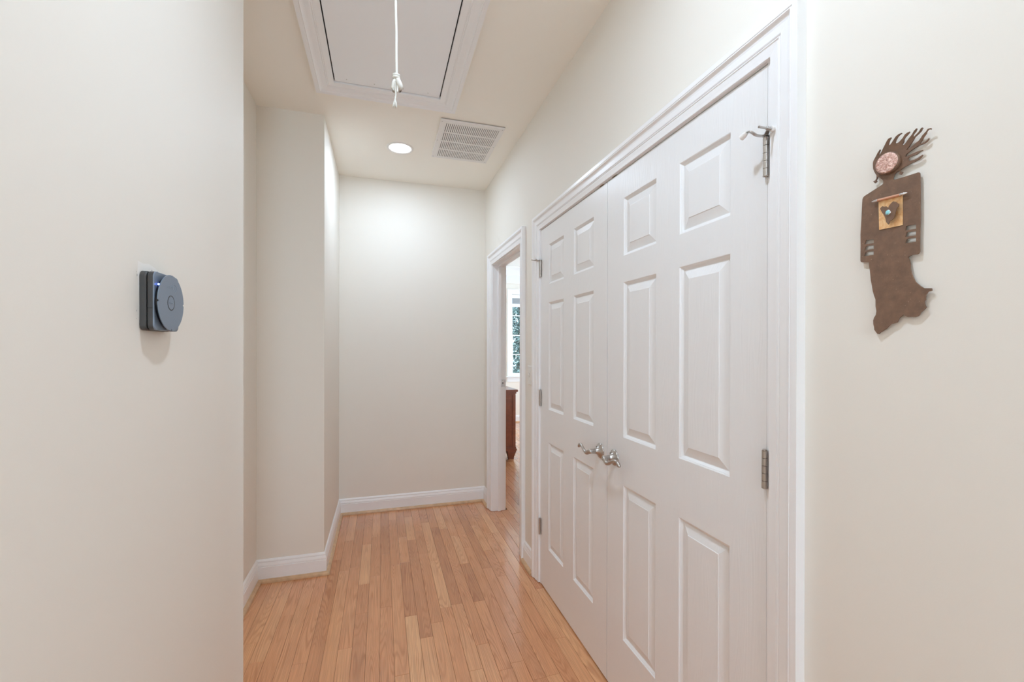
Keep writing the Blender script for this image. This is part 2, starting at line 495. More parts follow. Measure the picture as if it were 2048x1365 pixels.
# ------------------------------------------------------------------ the shell
floor = st(holed_slab([-0.85, BX1 + 0.15], [YS - 0.15, BY1 + 0.15], [], -0.15, -0.0125, lambda a, b, t: (a, b, t)).build('floor', M_sub))
hx = (HX[0] - 0.012, HX[1] + 0.012); hy = (HY[0] - 0.012, HY[1] + 0.012)
st(holed_slab([-0.85, XR], [YS - 0.15, YB + 0.1], [(hx[0], hx[1], hy[0], hy[1])], H, H + 0.12, lambda a, b, t: (a, b, t)).build('ceiling', M_ceil))
st(B(-0.85, XL, YS, YL, 0, H).build('wall_left', M_wall))
st(B(-0.85, X2, YL, Y2, 0, H).build('wall_left_recess', M_wall))
st(B(-0.85, X3, Y2, YB, 0, H).build('wall_left_far', M_wall))
st(B(-0.85, XR, YB, YB + 0.1, 0, H).build('wall_back', M_wall))
st(holed_slab([YS, BY1], [0, 3.1], [(C_IN[0] + 0.0, C_IN[1] - 0.0, -1, C_IN[2] + 0.012), (B_IN[0] - 0.012, B_IN[1] + 0.012, -1, B_IN[2] + 0.012)], XR, XR2,
              lambda a, b, t: (t, a, b)).build('wall_right', M_wall))
st(holed_slab([-0.85, XR2], [0, H], [(-0.10, 0.52, 1.05, 2.15)], YS - 0.15, YS, lambda a, b, t: (a, t, b)).build('wall_rear', M_wall))
# closet shell behind the double doors
st(B(XR2, 1.62, 0.62, 0.70, 0, 2.4).build('wall_closet_near', M_dark))
st(B(XR2, 1.62, 2.56, 2.66, 0, 3.1).build('wall_closet_far', M_bedwall))
st(B(1.62, 1.70, 0.62, 2.66, 0, 3.1).build('wall_closet_back', M_bedwall))
st(B(XR2, 1.62, 0.70, 2.56, 2.3, 2.4).build('ceiling_closet', M_dark))
# bedroom shell
WX0, WX1, WZ0, WZ1 = 2.262, 3.162, 0.845, 2.345
st(holed_slab([XR2, BX1], [0, 3.1], [(WX0, WX1, WZ0, WZ1)], BY1, BY1 + 0.15, lambda a, b, t: (a, t, b)).build('wall_bedroom_north', M_bedwall))
st(holed_slab([2.66, BY1], [0, 3.1], [(5.8, 7.0, 0.8, 2.4)], BX1, BX1 + 0.15, lambda a, b, t: (t, a, b)).build('wall_bedroom_east', M_bedwall))
st(holed_slab([1.70, BX1], [0, 3.1], [(2.55, 3.85, 0.8, 2.4)], 2.56, 2.66, lambda a, b, t: (a, t, b)).build('wall_bedroom_south', M_bedwall))
# tray ceiling: soffit ring and raised centre
st(holed_slab([XR2, BX1], [2.66, BY1], [(1.75, 3.85, 3.45, 6.75)], BH, BH + 0.15, lambda a, b, t: (a, b, t)).build('ceiling_bedroom', M_bedceil))
st(B(XR2, BX1, 2.66, BY1, BH + 0.15, BH + 0.28).build('ceiling_bedroom_tray', M_bedceil))

# wall spackle patch behind the hub
patch = [(1.0155, 1.40), (1.0150, 1.46), (1.009, 1.500), (1.010, 1.527), (1.03, 1.5245), (1.052, 1.528), (1.075, 1.524), (1.088, 1.520), (1.105, 1.514), (1.11, 1.46), (1.105, 1.41)]
extrude_poly(patch, [], XL + 0.00012, XL - 0.0002).build('plaster_patch', M_spackle, bpy.data.objects['wall_left'])
cr = MB()
for (py, pz, ry, rz) in ((1.062, 1.5165, 0.0016, 0.0010), (1.085, 1.5170, 0.0012, 0.0022), (1.006, 1.4985, 0.001, 0.0025), (1.004, 1.505, 0.0006, 0.0012), (1.004, 1.43, 0.0008, 0.002), (1.003, 1.415, 0.0006, 0.0012)):
    cr.add([(XL + 0.0008, py + ry * math.cos(a), pz + rz * math.sin(a)) for a in [k * PI / 3 for k in range(6)]], [tuple(range(6))])
cr.build('paint_chips', M_duct, bpy.data.objects['wall_left'], recalc=False)

# ------------------------------------------------------------------ oak floor boards
PW = 0.06; P0 = -0.4871
top_z = 0.0


def board_mesh(x0, x1, y0, y1):
    g = 0.0004; c = 0.0011; ce = 0.0003; d = 0.0009
    x0 += g; x1 -= g; y0 += g; y1 -= g
    z0 = -0.012; z1 = top_z - d; z2 = top_z
    vs = [(x0, y0, z0), (x1, y0, z0), (x1, y1, z0), (x0, y1, z0), (x0, y0, z1), (x1, y0, z1), (x1, y1, z1), (x0, y1, z1),
          (x0 + c, y0 + ce, z2), (x1 - c, y0 + ce, z2), (x1 - c, y1 - ce, z2), (x0 + c, y1 - ce, z2)]
    fs = [(0, 3, 2, 1), (8, 9, 10, 11)]
    for k in range(4):
        k2 = (k + 1) % 4
        fs += [(k, k2, k2 + 4, k + 4), (k + 4, k2 + 4, k2 + 8, k + 8)]
    return vs, fs


def tone4():
    b = R.betavariate(2.2, 2.0)
    return (b, R.random(), R.random(), 1.0)


rest = MB(); rest_t = []
boards = []
k = -5
while True:
    x0 = P0 + PW * k; x1 = x0 + PW; k += 1
    if x0 > BX1: break
    if x1 < X2: continue
    xa, xb = max(x0, X2), x1
    xc = (xa + xb) / 2
    segs = []
    if xc < XL: segs.append((YL if xb <= XL + 0.03 else YS, Y2 if xc < X3 else YB))
    elif xc < X3: segs.append((YS, Y2))
    elif xc < XR: segs.append((YS, YB))
    if x1 > XR: segs = ([(YS, YB)] if xa < XR - 0.005 else []) if x0 < XR - 0.02 else [(2.66, BY1)]
    if XR - 0.02 <= x0 < XR2: segs = [(B_IN[0] - 0.01, B_IN[1] + 0.01)]
    if x0 >= XR2 - 0.03: segs = [(2.66, BY1)]
    for (ya, yb) in segs:
        y = ya - R.uniform(0, 0.5)
        while y < yb - 1e-6:
            ln = R.choice((R.uniform(0.28, 0.6), R.uniform(0.5, 1.0), R.uniform(0.8, 1.35)))
            a, b = max(y, ya), min(y + ln, yb)
            if yb - b < 0.12: b = yb; ln = 9
            if b - a > 0.1:
                vis = (xc < XR and b > 1.05) or (XR <= xc < 1.95 and xa > XR - 0.1 and a < 7.62)
                boards.append((vis, xa, xb, a, b))
            y += ln
n = 0
for (vis, xa, xb, a, b) in boards:
    vs, fs = board_mesh(xa, xb, a, b)
    tn = tone4()
    if vis and n < 298:
        MB().add(vs, fs).build('floor_board', M_oak, floor, recalc=False, tone=tn); n += 1
    else:
        rest.add(vs, fs); rest_t += [tn] * 12
ro_ = rest.build('floor_boards', M_oak, floor, recalc=False, tone=rest_t)
ro_['kind'] = 'stuff'

# ------------------------------------------------------------------ baseboards with oak shoe moulding
BASE = [(0, 0.0), (0.0150, 0.0), (0.0150, 0.0860), (0.0118, 0.0878), (0.0118, 0.0892), (0.0140, 0.0915), (0.0135, 0.098), (0.0105, 0.1080), (0.0082, 0.1105),
        (0.0082, 0.1118), (0.0100, 0.1140), (0.0092, 0.1200), (0.0060, 0.1250), (0.0028, 0.1285), (0, 0.1290)]
SHOE = [(0.0150, 0.0), (0.0340, 0.0), (0.0340, 0.006), (0.0325, 0.0120), (0.0280, 0.0165), (0.0210, 0.0190), (0.0150, 0.0195)]
flat = lambda a, b, h: (a, b, h)


def baseboard(names, pts, side):
    bs = sweep(BASE, pts, flat, side=side); ss = sweep(SHOE, pts, flat, side=side)
    for nm, b_, s_ in zip(names, bs, ss):
        o = st(b_.build(nm, M_white)); s_.build('shoe_moulding', M_shoe, o)


baseboard(['baseboard_left', 'baseboard_left_end', 'baseboard_left_recess', 'baseboard_recess_front', 'baseboard_left_far', 'baseboard_back'],
          [(XL, YS), (XL, YL), (X2, YL), (X2, Y2), (X3, Y2), (X3, YB), (XR, YB)], -1)
baseboard(['baseboard_right'], [(XR, 2.451), (XR, 2.640)], 1)
baseboard(['baseboard_right_near'], [(XR, YS), (XR, 0.723)], 1)
baseboard(['baseboard_right_far'], [(XR, 3.600), (XR, YB - 0.016)], 1)
baseboard(['baseboard_bedroom_west', 'baseboard_bedroom_north', 'baseboard_bedroom_east'], [(XR2, 3.62), (XR2, BY1), (BX1, BY1), (BX1, 2.66)], -1)

# ------------------------------------------------------------------ casings
def cas_prof(W, T=0.025):
    s = W / 0.0835
    p = [(0, 0), (0, 0.0095), (0.0015, 0.0110), (0.0110, 0.0120), (0.0230, 0.0138), (0.0245, 0.0122), (0.0262, 0.0122), (0.0280, 0.0150), (0.0300, 0.0142), (0.0312, 0.0128),
         (0.0330, 0.0150), (0.0350, 0.0158), (0.0520, 0.0166), (0.0570, 0.0178), (0.0610, 0.0205), (0.0635, 0.0238), (0.0650, 0.0250), (0.0668, 0.0232), (0.0685, 0.0232),
         (0.0700, T), (0.0835, T), (0.0835, 0)]
    return [(a * s, b) for a, b in p]


def wallmap(a, b, h): return (XR - h, a, b)
def wallmap2(a, b, h): return (XR2 + h, a, b)


trim_1 = st(empty('trim_1', (XR, (C_IN[0] + C_IN[1]) / 2, 0)))
for m_ in sweep(cas_prof(0.083), [(C_IN[0], 0.003), (C_IN[0], C_IN[2]), (C_IN[1], C_IN[2]), (C_IN[1], 0.003)], wallmap, side=1):
    m_.build('casing_board', M_white, trim_1)
JY0, JY1, JZ = 0.8204, 2.3549, 2.0385
B(XR, XR2, C_IN[0] - 0.004, JY0, 0.002, JZ + 0.012).build('jamb', M_white, trim_1)
B(XR, XR2, JY1, C_IN[1] + 0.004, 0.002, JZ + 0.012).build('jamb', M_white, trim_1)
B(XR, XR2, JY0, JY1, JZ, JZ + 0.012).build('jamb_head', M_white, trim_1)
for yy in (1.535, 1.640):
    B(XR - 0.0005, XR + 0.03, yy - 0.016, yy + 0.016, JZ - 0.0018, JZ + 0.001).build('catch_plate', M_brass, trim_1)

trim_2 = st(empty('trim_2', (XR, (B_IN[0] + B_IN[1]) / 2, 0)))
for m_ in sweep(cas_prof(0.09, 0.026), [(B_IN[0], 0.003), (B_IN[0], B_IN[2]), (B_IN[1], B_IN[2]), (B_IN[1], 0.003)], wallmap, side=1):
    m_.build('casing_board', M_white, trim_2)
for m_ in sweep(cas_prof(0.09, 0.018), [(B_IN[0], 0.003), (B_IN[0], B_IN[2]), (B_IN[1], B_IN[2]), (B_IN[1], 0.003)], wallmap2, side=1):
    m_.build('casing_board', M_white, trim_2)
b0, b1, bz = B_IN[0] + 0.005, B_IN[1] - 0.005, B_IN[2] - 0.005
B(XR, XR2, B_IN[0] - 0.012, b0, 0.002, bz).build('jamb', M_white, trim_2)
B(XR, XR2, b1, B_IN[1] + 0.012, 0.002, bz).build('jamb', M_white, trim_2)
B(XR, XR2, B_IN[0] - 0.012, B_IN[1] + 0.012, bz, bz + 0.016).build('jamb_head', M_white, trim_2)
for (ya, yb, za, zb) in ((b0, b0 + 0.011, 0.002, bz), (b1 - 0.011, b1, 0.002, bz), (b0 + 0.011, b1 - 0.011, bz - 0.011, bz)):
    B(0.926, 0.948, ya, yb, za, zb).build('door_stop', M_white, trim_2)
spm = holed_slab([0.951, 0.985], [1.035, 1.092], [(0.962, 0.972, 1.054, 1.073)], b1 - 0.0015, b1 + 0.001, lambda a, b, t: (a, t, b)).build('strike_plate', M_silver, trim_2)
B(0.962, 0.972, b1 - 0.0004, b1 + 0.0006, 1.054, 1.073).build('latch_hole', M_duct, spm)
for dz in (1.0425, 1.0845):
    MB().lathe([(0.0034, 0), (0.0030, 0.0006), (0.0008, 0.0004)], (0.967, b1 - 0.0014, dz), (0, -1, 0), n=12).build('screw', M_hinge, spm)

# ------------------------------------------------------------------ closet double doors
LW = 0.7645; LZ0 = 0.008; LZ1 = 2.0345
PY = [(0.1145, 0.3205), (0.4385, 0.6445)]               # panel columns measured from the hinge edge
PZ = [(0.2485, 0.8385), (1.0195, 1.6095), (1.7095, 1.9295)]


def panel_mesh(w, h):
    ring = [(0, 0), (0.0022, 0.0012), (0.0034, 0.0032), (0.0050, 0.0038), (0.0110, 0.0094), (0.0128, 0.0096), (0.0400, 0.0020), (0.0412, 0.0008), (0.0430, 0.0006)]
    m_ = MB()
    vs = []
    for (o_, d_) in ring:
        vs += [(d_, o_, o_), (d_, w - o_, o_), (d_, w - o_, h - o_), (d_, o_, h - o_)]
    fs = []
    for i in range(len(ring) - 1):
        for k_ in range(4):
            k2 = (k_ + 1) % 4
            fs.append((4 * i + k_, 4 * i + k2, 4 * i + 4 + k2, 4 * i + 4 + k_))
    fs.append(tuple(4 * (len(ring) - 1) + k_ for k_ in range(4)))
    m_.add(vs, fs)
    o = m_.build('door_panel', M_door, None, recalc=False)
    me = o.data; bpy.data.objects.remove(o); return me


PM = {'tall': panel_mesh(0.206, 0.590), 'short': panel_mesh(0.206, 0.220)}


def make_leaf(name, hinge_y, sgn, label):
    """sgn +1: leaf runs toward +y from its hinge edge"""
    root = st(empty(name, (XR, hinge_y, 0)))
    holes = []
    for (a, b) in PY:
        y0, y1 = (hinge_y + sgn * a, hinge_y + sgn * b); y0, y1 = min(y0, y1), max(y0, y1)
        for (z0, z1) in PZ: holes.append((y0, y1, z0, z1))
    e0, e1 = min(hinge_y, hinge_y + sgn * LW), max(hinge_y, hinge_y + sgn * LW)
    fr = holed_slab([e0, e1], [LZ0, LZ1], holes, XR, XR + 0.0335, lambda a, b, t: (t, a, b)).build('door_frame', M_door, root)
    back = B(XR + 0.034, XR + 0.036, e0, e1, LZ0, LZ1).build('back_skin', M_door, root)
    for (y0, y1, z0, z1) in holes:
        o = bpy.data.objects.new('door_panel', PM['tall'] if z1 - z0 > 0.4 else PM['short'])
        COL.objects.link(o); o.parent = root; o.location = (0, y0 - hinge_y, z0); ORG[o.name] = Vector((0, 0, 0))
    return root


def hinge(parent, y, z0, z1, sgn):
    xk = XR - 0.0068; r = 0.0062
    h_ = empty('hinge', (XR, y, z0)); h_.parent = parent; h_.location = Vector((XR, y, z0)) - org(parent)
    m_ = MB(); seg = (z1 - z0) / 5
    for i in range(5):
        a = z0 + i * seg + (0.0005 if i else 0); b = z0 + (i + 1) * seg - 0.0005
        m_.lathe([(r, a), (r, b)], (xk, y, 0), (0, 0, 1), n=16)
    m_.build('knuckle', M_hinge, h_)
    MB().lathe([(0.0024, z0 - 0.0015), (0.0036, z0), (0.0036, z1), (0.0050, z1 + 0.001), (0.0048, z1 + 0.0025), (0.001, z1 + 0.003)], (xk, y, 0), (0, 0, 1), n=14).build('hinge_pin', M_hinge, h_)
    MB().box(xk, XR + 0.012, y - 0.0012 - 0.0002, y - 0.0002, z0, z1).box(xk, XR + 0.012, y + 0.0002, y + 0.0014, z0, z1).build('hinge_leaf', M_hinge, h_)
    return h_


def pin_stop(parent, y, s, zt):
    """hinge-pin door stop: bent arm over the leaf, threaded rod toward the casing. s=+1 leaf toward +y"""
    root = empty('hinge_pin_stop', (XR, y, zt)); root.parent = parent; root.location = Vector((XR, y, zt)) - org(parent)
    m_ = MB(); xk = XR - 0.0068
    m_.lathe([(0.0075, zt + 0.002), (0.0075, zt + 0.0052), (0.003, zt + 0.0056)], (xk, y, 0), (0, 0, 1), n=18)
    pts = [(xk, y, zt + 0.0036), (0.861, y + s * 0.001, zt + 0.0018), (0.848, y + s * 0.0035, zt + 0.003), (0.838, y + s * 0.006, zt + 0.009), (0.832, y + s * 0.009, zt + 0.0115), (0.829, y + s * 0.0135, zt + 0.0105)]
    fine = []
    for i in range(len(pts) - 1):
        p0, p1, p2, p3 = pts[max(i - 1, 0)], pts[i], pts[i + 1], pts[min(i + 2, len(pts) - 1)]
        for q in range(4):
            t_ = q / 4
            fine.append(tuple(0.5 * (2 * p1[c] + (p2[c] - p0[c]) * t_ + (2 * p0[c] - 5 * p1[c] + 4 * p2[c] - p3[c]) * t_ ** 2 + (3 * p1[c] - p0[c] - 3 * p2[c] + p3[c]) * t_ ** 3) for c in range(3)))
    fine.append(pts[-1])
    for a, b in zip(fine[:-1], fine[1:]):
        d = (Vector(b) - Vector(a)); w = 0.0042
        sd = Vector((-d.y, d.x, 0)).normalized() * w; up = Vector((0, 0, 0.0011))
        vs = [Vector(a) - sd - up, Vector(a) + sd - up, Vector(a) + sd + up, Vector(a) - sd + up, Vector(b) - sd - up, Vector(b) + sd - up, Vector(b) + sd + up, Vector(b) - sd + up]
        m_.add(vs, [(0, 1, 2, 3), (4, 7, 6, 5), (0, 4, 5, 1), (1, 5, 6, 2), (2, 6, 7, 3), (3, 7, 4, 0)])
    q = [(xk, y, zt + 0.0036), (0.858, y - s * 0.020, zt + 0.0050)]
    d = Vector(q[1]) - Vector(q[0]); sd = Vector((-d.y, d.x, 0)).normalized() * 0.0045; up = Vector((0, 0, 0.0011))
    vs = [Vector(p) + a for p in q for a in (-sd - up, sd - up, sd + up, -sd + up)]
    m_.add(vs, [(0, 1, 2, 3), (4, 7, 6, 5), (0, 4, 5, 1), (1, 5, 6, 2), (2, 6, 7, 3), (3, 7, 4, 0)])
    m_.build('bracket', M_nickel, root)
    MB().tube([(0.829, y + s * 0.0125, zt + 0.0106), (0.829, y + s * 0.018, zt + 0.0085), (0.829, y + s * 0.0285, zt + 0.0050)], [0.0042, 0.0062, 0.0068], n=16).build('rubber_tip', M_rubber, root)['label'] = 'white rubber tip'
    ry = y - s * 0.0245
    r_ = MB().tube([(0.826, ry, zt + 0.0062), (0.864, ry - s * 0.003, zt + 0.0050)], 0.0027, n=14)
    for i in range(5):
        r_.lathe([(0.0027, 0.846 + i * 0.0022), (0.0042, 0.8467 + i * 0.0022), (0.0027, 0.8474 + i * 0.0022)], (0, ry - s * 0.0018, zt + 0.0056), (1, 0, 0), n=14)
    r_.build('threaded_rod', M_nickel, root)
    MB().tube([(0.858, ry - s * 0.0026, zt + 0.0053), (0.8665, ry - s * 0.0033, zt + 0.005)], [0.0062, 0.0058], n=16).build('rubber_tip', M_rubber, root)['label'] = 'white rubber tip'


def lever(parent, y, s):
    """brushed lever: rosette on the leaf, lever sweeping toward s*y"""
    z = 0.9285; x = XR
    root = empty('lever_handle', (x, y, z)); root.parent = parent; root.location = Vector((x, y, z)) - org(parent)
    MB().lathe([(0.0315, 0.0), (0.0318, 0.0025), (0.0300, 0.0048), (0.0240, 0.0072), (0.0175, 0.0120), (0.0135, 0.0190), (0.0118, 0.0235), (0.0114, 0.0245)], (x, y, z), (-1, 0, 0), n=48).build('rosette', M_nickel, root)
    MB().lathe([(0.0100, 0.0240), (0.0100, 0.0250), (0.0104, 0.0262), (0.0104, 0.0480), (0.0100, 0.0505), (0.0080, 0.0530), (0.0030, 0.0540)], (x, y, z), (-1, 0, 0), n=28).build('neck', M_nickel, root)
    MB().lathe([(0.0014, 0.010), (0.0014, 0.0142), (0.0004, 0.0144)], (x, y + 0.012, z + 0.0155), (-1, 0, 0), n=10).build('pin_hole', M_black, root)
    ctl = [(-0.002, 0.0, 0.044, 0.0092), (0.010, -0.003, 0.047, 0.0094), (0.022, -0.0095, 0.049, 0.0088), (0.034, -0.0115, 0.050, 0.0078), (0.048, -0.0070, 0.050, 0.0068), (0.062, 0.0010, 0.050, 0.0062),
           (0.076, 0.0080, 0.049, 0.0060), (0.090, 0.0110, 0.048, 0.0062), (0.101, 0.0085, 0.047, 0.0066), (0.108, 0.0025, 0.046, 0.0068), (0.111, -0.0035, 0.0445, 0.0066), (0.1115, -0.0065, 0.044, 0.0040)]
    pts = []; rad = []
    for i in range(len(ctl) - 1):                       # Catmull-Rom through the control points
        p0, p1, p2, p3 = ctl[max(i - 1, 0)], ctl[i], ctl[i + 1], ctl[min(i + 2, len(ctl) - 1)]
        for q in range(4):
            t_ = q / 4
            v = [0.5 * (2 * p1[c] + (p2[c] - p0[c]) * t_ + (2 * p0[c] - 5 * p1[c] + 4 * p2[c] - p3[c]) * t_ ** 2 + (3 * p1[c] - p0[c] - 3 * p2[c] + p3[c]) * t_ ** 3) for c in range(4)]
            pts.append((x - v[2], y + s * v[0], z + v[1])); rad.append(v[3])
    MB().tube(pts, rad, n=18).build('lever', M_nickel, root)
    return root


door_1 = make_leaf('door_1', 0.8212, 1, '')
door_2 = make_leaf('door_2', 2.3540, -1, '')
HZ = ((1.7680, 1.8590), (1.0270, 1.1170), (0.2870, 0.3780))
for (a, b) in HZ:
    hinge(door_1, 0.8205, a, b, 1); hinge(door_2, 2.3547, a, b, -1)
pin_stop(door_1, 0.8205, 1, 1.8610)
pin_stop(door_2, 2.3547, -1, 1.8610)
lever(door_1, 1.5290, -1)
lever(door_2, 1.6450, 1)
# the bedroom leaf, swung open into the room behind the near jamb
door_3 = make_leaf('door_3', 0.0, 1, '')
door_3.location = (1.770, 2.700, 0); door_3.rotation_euler = (0, 0, PI / 2)

# ------------------------------------------------------------------ attic hatch
hatch = empty('attic_hatch', ((HX[0] + HX[1]) / 2, (HY[0] + HY[1]) / 2, H),
              'white pull-down attic hatch panel in a moulded rectangular frame on the ceiling', 'hatch')
B(HX[0] + 0.004, HX[1] - 0.004, HY[0] + 0.004, HY[1] - 0.004, H - 0.0025, H + 0.010).build('panel', M_hatch, hatch)
for m_ in sweep(cas_prof(0.098, 0.024), [(HX[0] - 0.001, HY[0]), (HX[1] + 0.001, HY[0]), (HX[1] + 0.001, HY[1]), (HX[0] - 0.001, HY[1])], lambda a, b, h: (a, b, H - h), closed=True, side=-1):
    m_.build('frame_moulding', M_white, hatch)
holed_slab([hx[0] + 0.001, hx[1] - 0.001], [hy[0] + 0.001, hy[1] - 0.001], [(hx[0] + 0.008, hx[1] - 0.008, hy[0] + 0.008, hy[1] - 0.008)], H + 0.012, H + 0.118, lambda a, b, t: (a, b, t)).build('rough_frame', M_dark, hatch)
B(hx[0] + 0.001, hx[1] - 0.001, hy[0] + 0.001, hy[1] - 0.001, H + 0.105, H + 0.118).build('attic_cover', M_dark, hatch)
for sx in (-0.177, -0.039, 0.109, 0.241):
    MB().lathe([(0.0030, 0), (0.0030, 0.0008), (0.0012, 0.0011), (0.0012, 0.0002)], (sx, 2.4225, H - 0.0024), (0, 0, -1), n=10).build('screw', M_screw, hatch)

cy_ = 1.25
cord = empty('pull_cord', (0.036, cy_, H - 0.003), 'white cotton pull cord with a knotted looped end hanging from the attic hatch', 'cord')
c_pts = []
for i in range(27):
    z = H - 0.002 - i * (H - 0.002 - 2.105) / 26
    c_pts.append((0.0355 + 0.0030 / (1 + math.exp(-(2.25 - z) * 60)) + 0.0006 * math.sin(z * 31), cy_ + 0.0008 * math.sin(z * 23), z))
MB().tube(c_pts, 0.0036, n=12).build('cord', M_cord, cord)
kn = MB()
kx, kz = 0.0375, 2.114
for i in range(2):
    ring = [(kx + 0.0066 * math.cos(a), cy_ + 0.0066 * math.sin(a), kz - i * 0.006 + 0.0015 * math.sin(a)) for a in [k_ * PI / 8 for k_ in range(17)]]
    kn.tube(ring, 0.0040, n=8, cap=False)
kn.tube([(kx, cy_, kz + 0.002), (kx + 0.004, cy_ - 0.002, kz - 0.012), (kx + 0.009, cy_ - 0.004, kz - 0.026), (kx + 0.0125, cy_ - 0.003, kz - 0.036), (kx + 0.010, cy_ + 0.002, kz - 0.040), (kx + 0.005, cy_ + 0.003, kz - 0.024), (kx, cy_, kz - 0.006)],
        [0.004, 0.0068, 0.0080, 0.0074, 0.0052, 0.004, 0.004], n=12)
kn.tube([(kx - 0.001, cy_, kz - 0.006), (kx - 0.007, cy_ - 0.003, kz - 0.022), (kx - 0.0105, cy_ - 0.002, kz - 0.037), (kx - 0.007, cy_ + 0.002, kz - 0.045), (kx - 0.003, cy_, kz - 0.022), (kx, cy_, kz - 0.006)],
        [0.0038, 0.0046, 0.0046, 0.0040, 0.0036, 0.003], n=10)
kn.tube([(kx + 0.002, cy_ - 0.003, kz - 0.02), (kx + 0.004, cy_ - 0.004, kz - 0.035), (kx + 0.003, cy_ - 0.003, kz - 0.047)], 0.0026, n=8)
kn.build('knot', M_cord, cord)
tl = MB().tube([(kx - 0.002, cy_, kz - 0.03), (kx - 0.001, cy_, kz - 0.055), (kx - 0.003, cy_, kz - 0.068)], 0.0019, n=8)
for i in range(14):
    a = i * 2 * PI / 14
    tl.tube([(kx - 0.003, cy_, kz - 0.066), (kx - 0.003 + 0.0045 * math.cos(a), cy_ + 0.0045 * math.sin(a), kz - 0.078), (kx - 0.004 + 0.006 * math.cos(a), cy_ + 0.006 * math.sin(a), kz - 0.088 - 0.003 * R.random())], [0.0012, 0.001, 0.0004], n=5)
tl.build('tassel', M_cord, cord)

# ------------------------------------------------------------------ recessed lights
def downlight(x, y, label):
    o = empty('recessed_light', (x, y, H), label, 'ceiling light')
    MB().lathe([(0.0735, 0.0), (0.0735, 0.0025), (0.0765, 0.0050), (0.0860, 0.0050), (0.0905, 0.0030), (0.0915, 0.0)], (x, y, H), (0, 0, -1), n=56).build('trim_ring', M_vent, o)
    MB().lathe([(0.0735, -0.0002), (0.0735, 0.0016), (0.0001, 0.0016)], (x, y, H), (0, 0, -1), n=48).build('lens', M_lens, o)
    return o


downlight(0.1215, 3.149, 'lit round recessed ceiling light near the back wall beside the vent')
downlight(0.20, 0.72, 'lit round recessed ceiling light just before the near edge of the attic hatch')
downlight(0.20, -1.50, 'added round recessed fill light, unseen at the rear end of the hallway')  # unseen lamp, added to fill the hall from behind
for (lx, ly, p) in ((0.1215, 3.149, LAMP_P[0]), (0.20, 0.72, LAMP_P[1]), (0.20, -1.50, LAMP_P[2])):  # the last entry powers the added rear fill lamp
    area('lamp_glow', (lx, ly, H - 0.0045), (lx, ly, 0), 0.10, 0, p, (0.675, 0.83, 1.02), 'DISK')

# ------------------------------------------------------------------ ceiling return vent
VX0, VX1, VY0, VY1 = 0.3433, 0.7478, 2.6598, 3.2009
vent = empty('ceiling_vent', ((VX0 + VX1) / 2, (VY0 + VY1) / 2, H), 'off-white louvred return air vent on the ceiling beside the recessed light', 'vent')
zt_, zb_ = H - 0.0005, H - 0.012
fx0, fx1, fy0, fy1 = VX0 + 0.030, VX1 - 0.030, VY0 + 0.036, VY1 - 0.030
rows = 4; gap = 0.014; rh = (fy1 - fy0 - gap * (rows - 1)) / rows
holes = [(fx0, fx1, fy0 + i * (rh + gap), fy0 + i * (rh + gap) + rh) for i in range(rows)]
holed_slab([VX0, VX1], [VY0, VY1], holes, zb_, zb_ + 0.0018, flat).build('faceplate', M_vent, vent)
rim = MB()
rim.box(VX0, VX0 + 0.002, VY0, VY1, zb_ + 0.0018, zt_).box(VX1 - 0.002, VX1, VY0, VY1, zb_ + 0.0018, zt_).box(VX0 + 0.002, VX1 - 0.002, VY1 - 0.002, VY1, zb_ + 0.0018, zt_).box(VX0 + 0.002, VX1 - 0.002, VY0, VY0 + 0.002, zb_ + 0.0018, zt_ - 0.0035)
rim.build('rim', M_vent, vent)
B(VX0 + 0.004, VX1 - 0.004, VY0 + 0.004, VY1 - 0.004, zt_ - 0.0012, zt_).build('duct_backing', M_duct, vent)  # flat grey plate stands in for the shaded duct behind the louvres
NL = 29; pitch = (fx1 - fx0) / NL
for (a0, a1, c0, c1) in holes:
    sl = MB()
    for i in range(NL):
        xa = a0 + (i + 0.05) * pitch
        vs = [(xa, c0, zb_ + 0.0003), (xa + 0.0082, c0, zb_ + 0.0003), (xa + 0.0092, c0, zb_ + 0.0075), (xa + 0.0084, c0, zb_ + 0.0078), (xa + 0.0068, c0, zb_ + 0.0016), (xa, c0, zb_ + 0.0016)]
        vs2 = [(p[0], c1, p[2]) for p in vs]
        sl.add(vs + vs2, [tuple(range(6)), tuple(range(11, 5, -1))] + [(k_, (k_ + 1) % 6, (k_ + 1) % 6 + 6, k_ + 6) for k_ in range(6)])
    tag(sl.build('louvre_row', M_vent, vent), kind='stuff')
for (sx, sy) in ((VX0 + 0.010, VY0 + 0.02), (VX1 - 0.012, VY0 + 0.02), (VX0 + 0.010, (VY0 + VY1) / 2), (VX1 - 0.010, (VY0 + VY1) / 2), (VX0 + 0.010, VY1 - 0.02), (VX1 - 0.012, VY1 - 0.02)):
    MB().lathe([(0.0038, 0), (0.0036, 0.0012), (0.002, 0.0018), (0.0006, 0.0012)], (sx, sy, zb_), (0, 0, -1), n=12).build('screw', M_screw, vent)

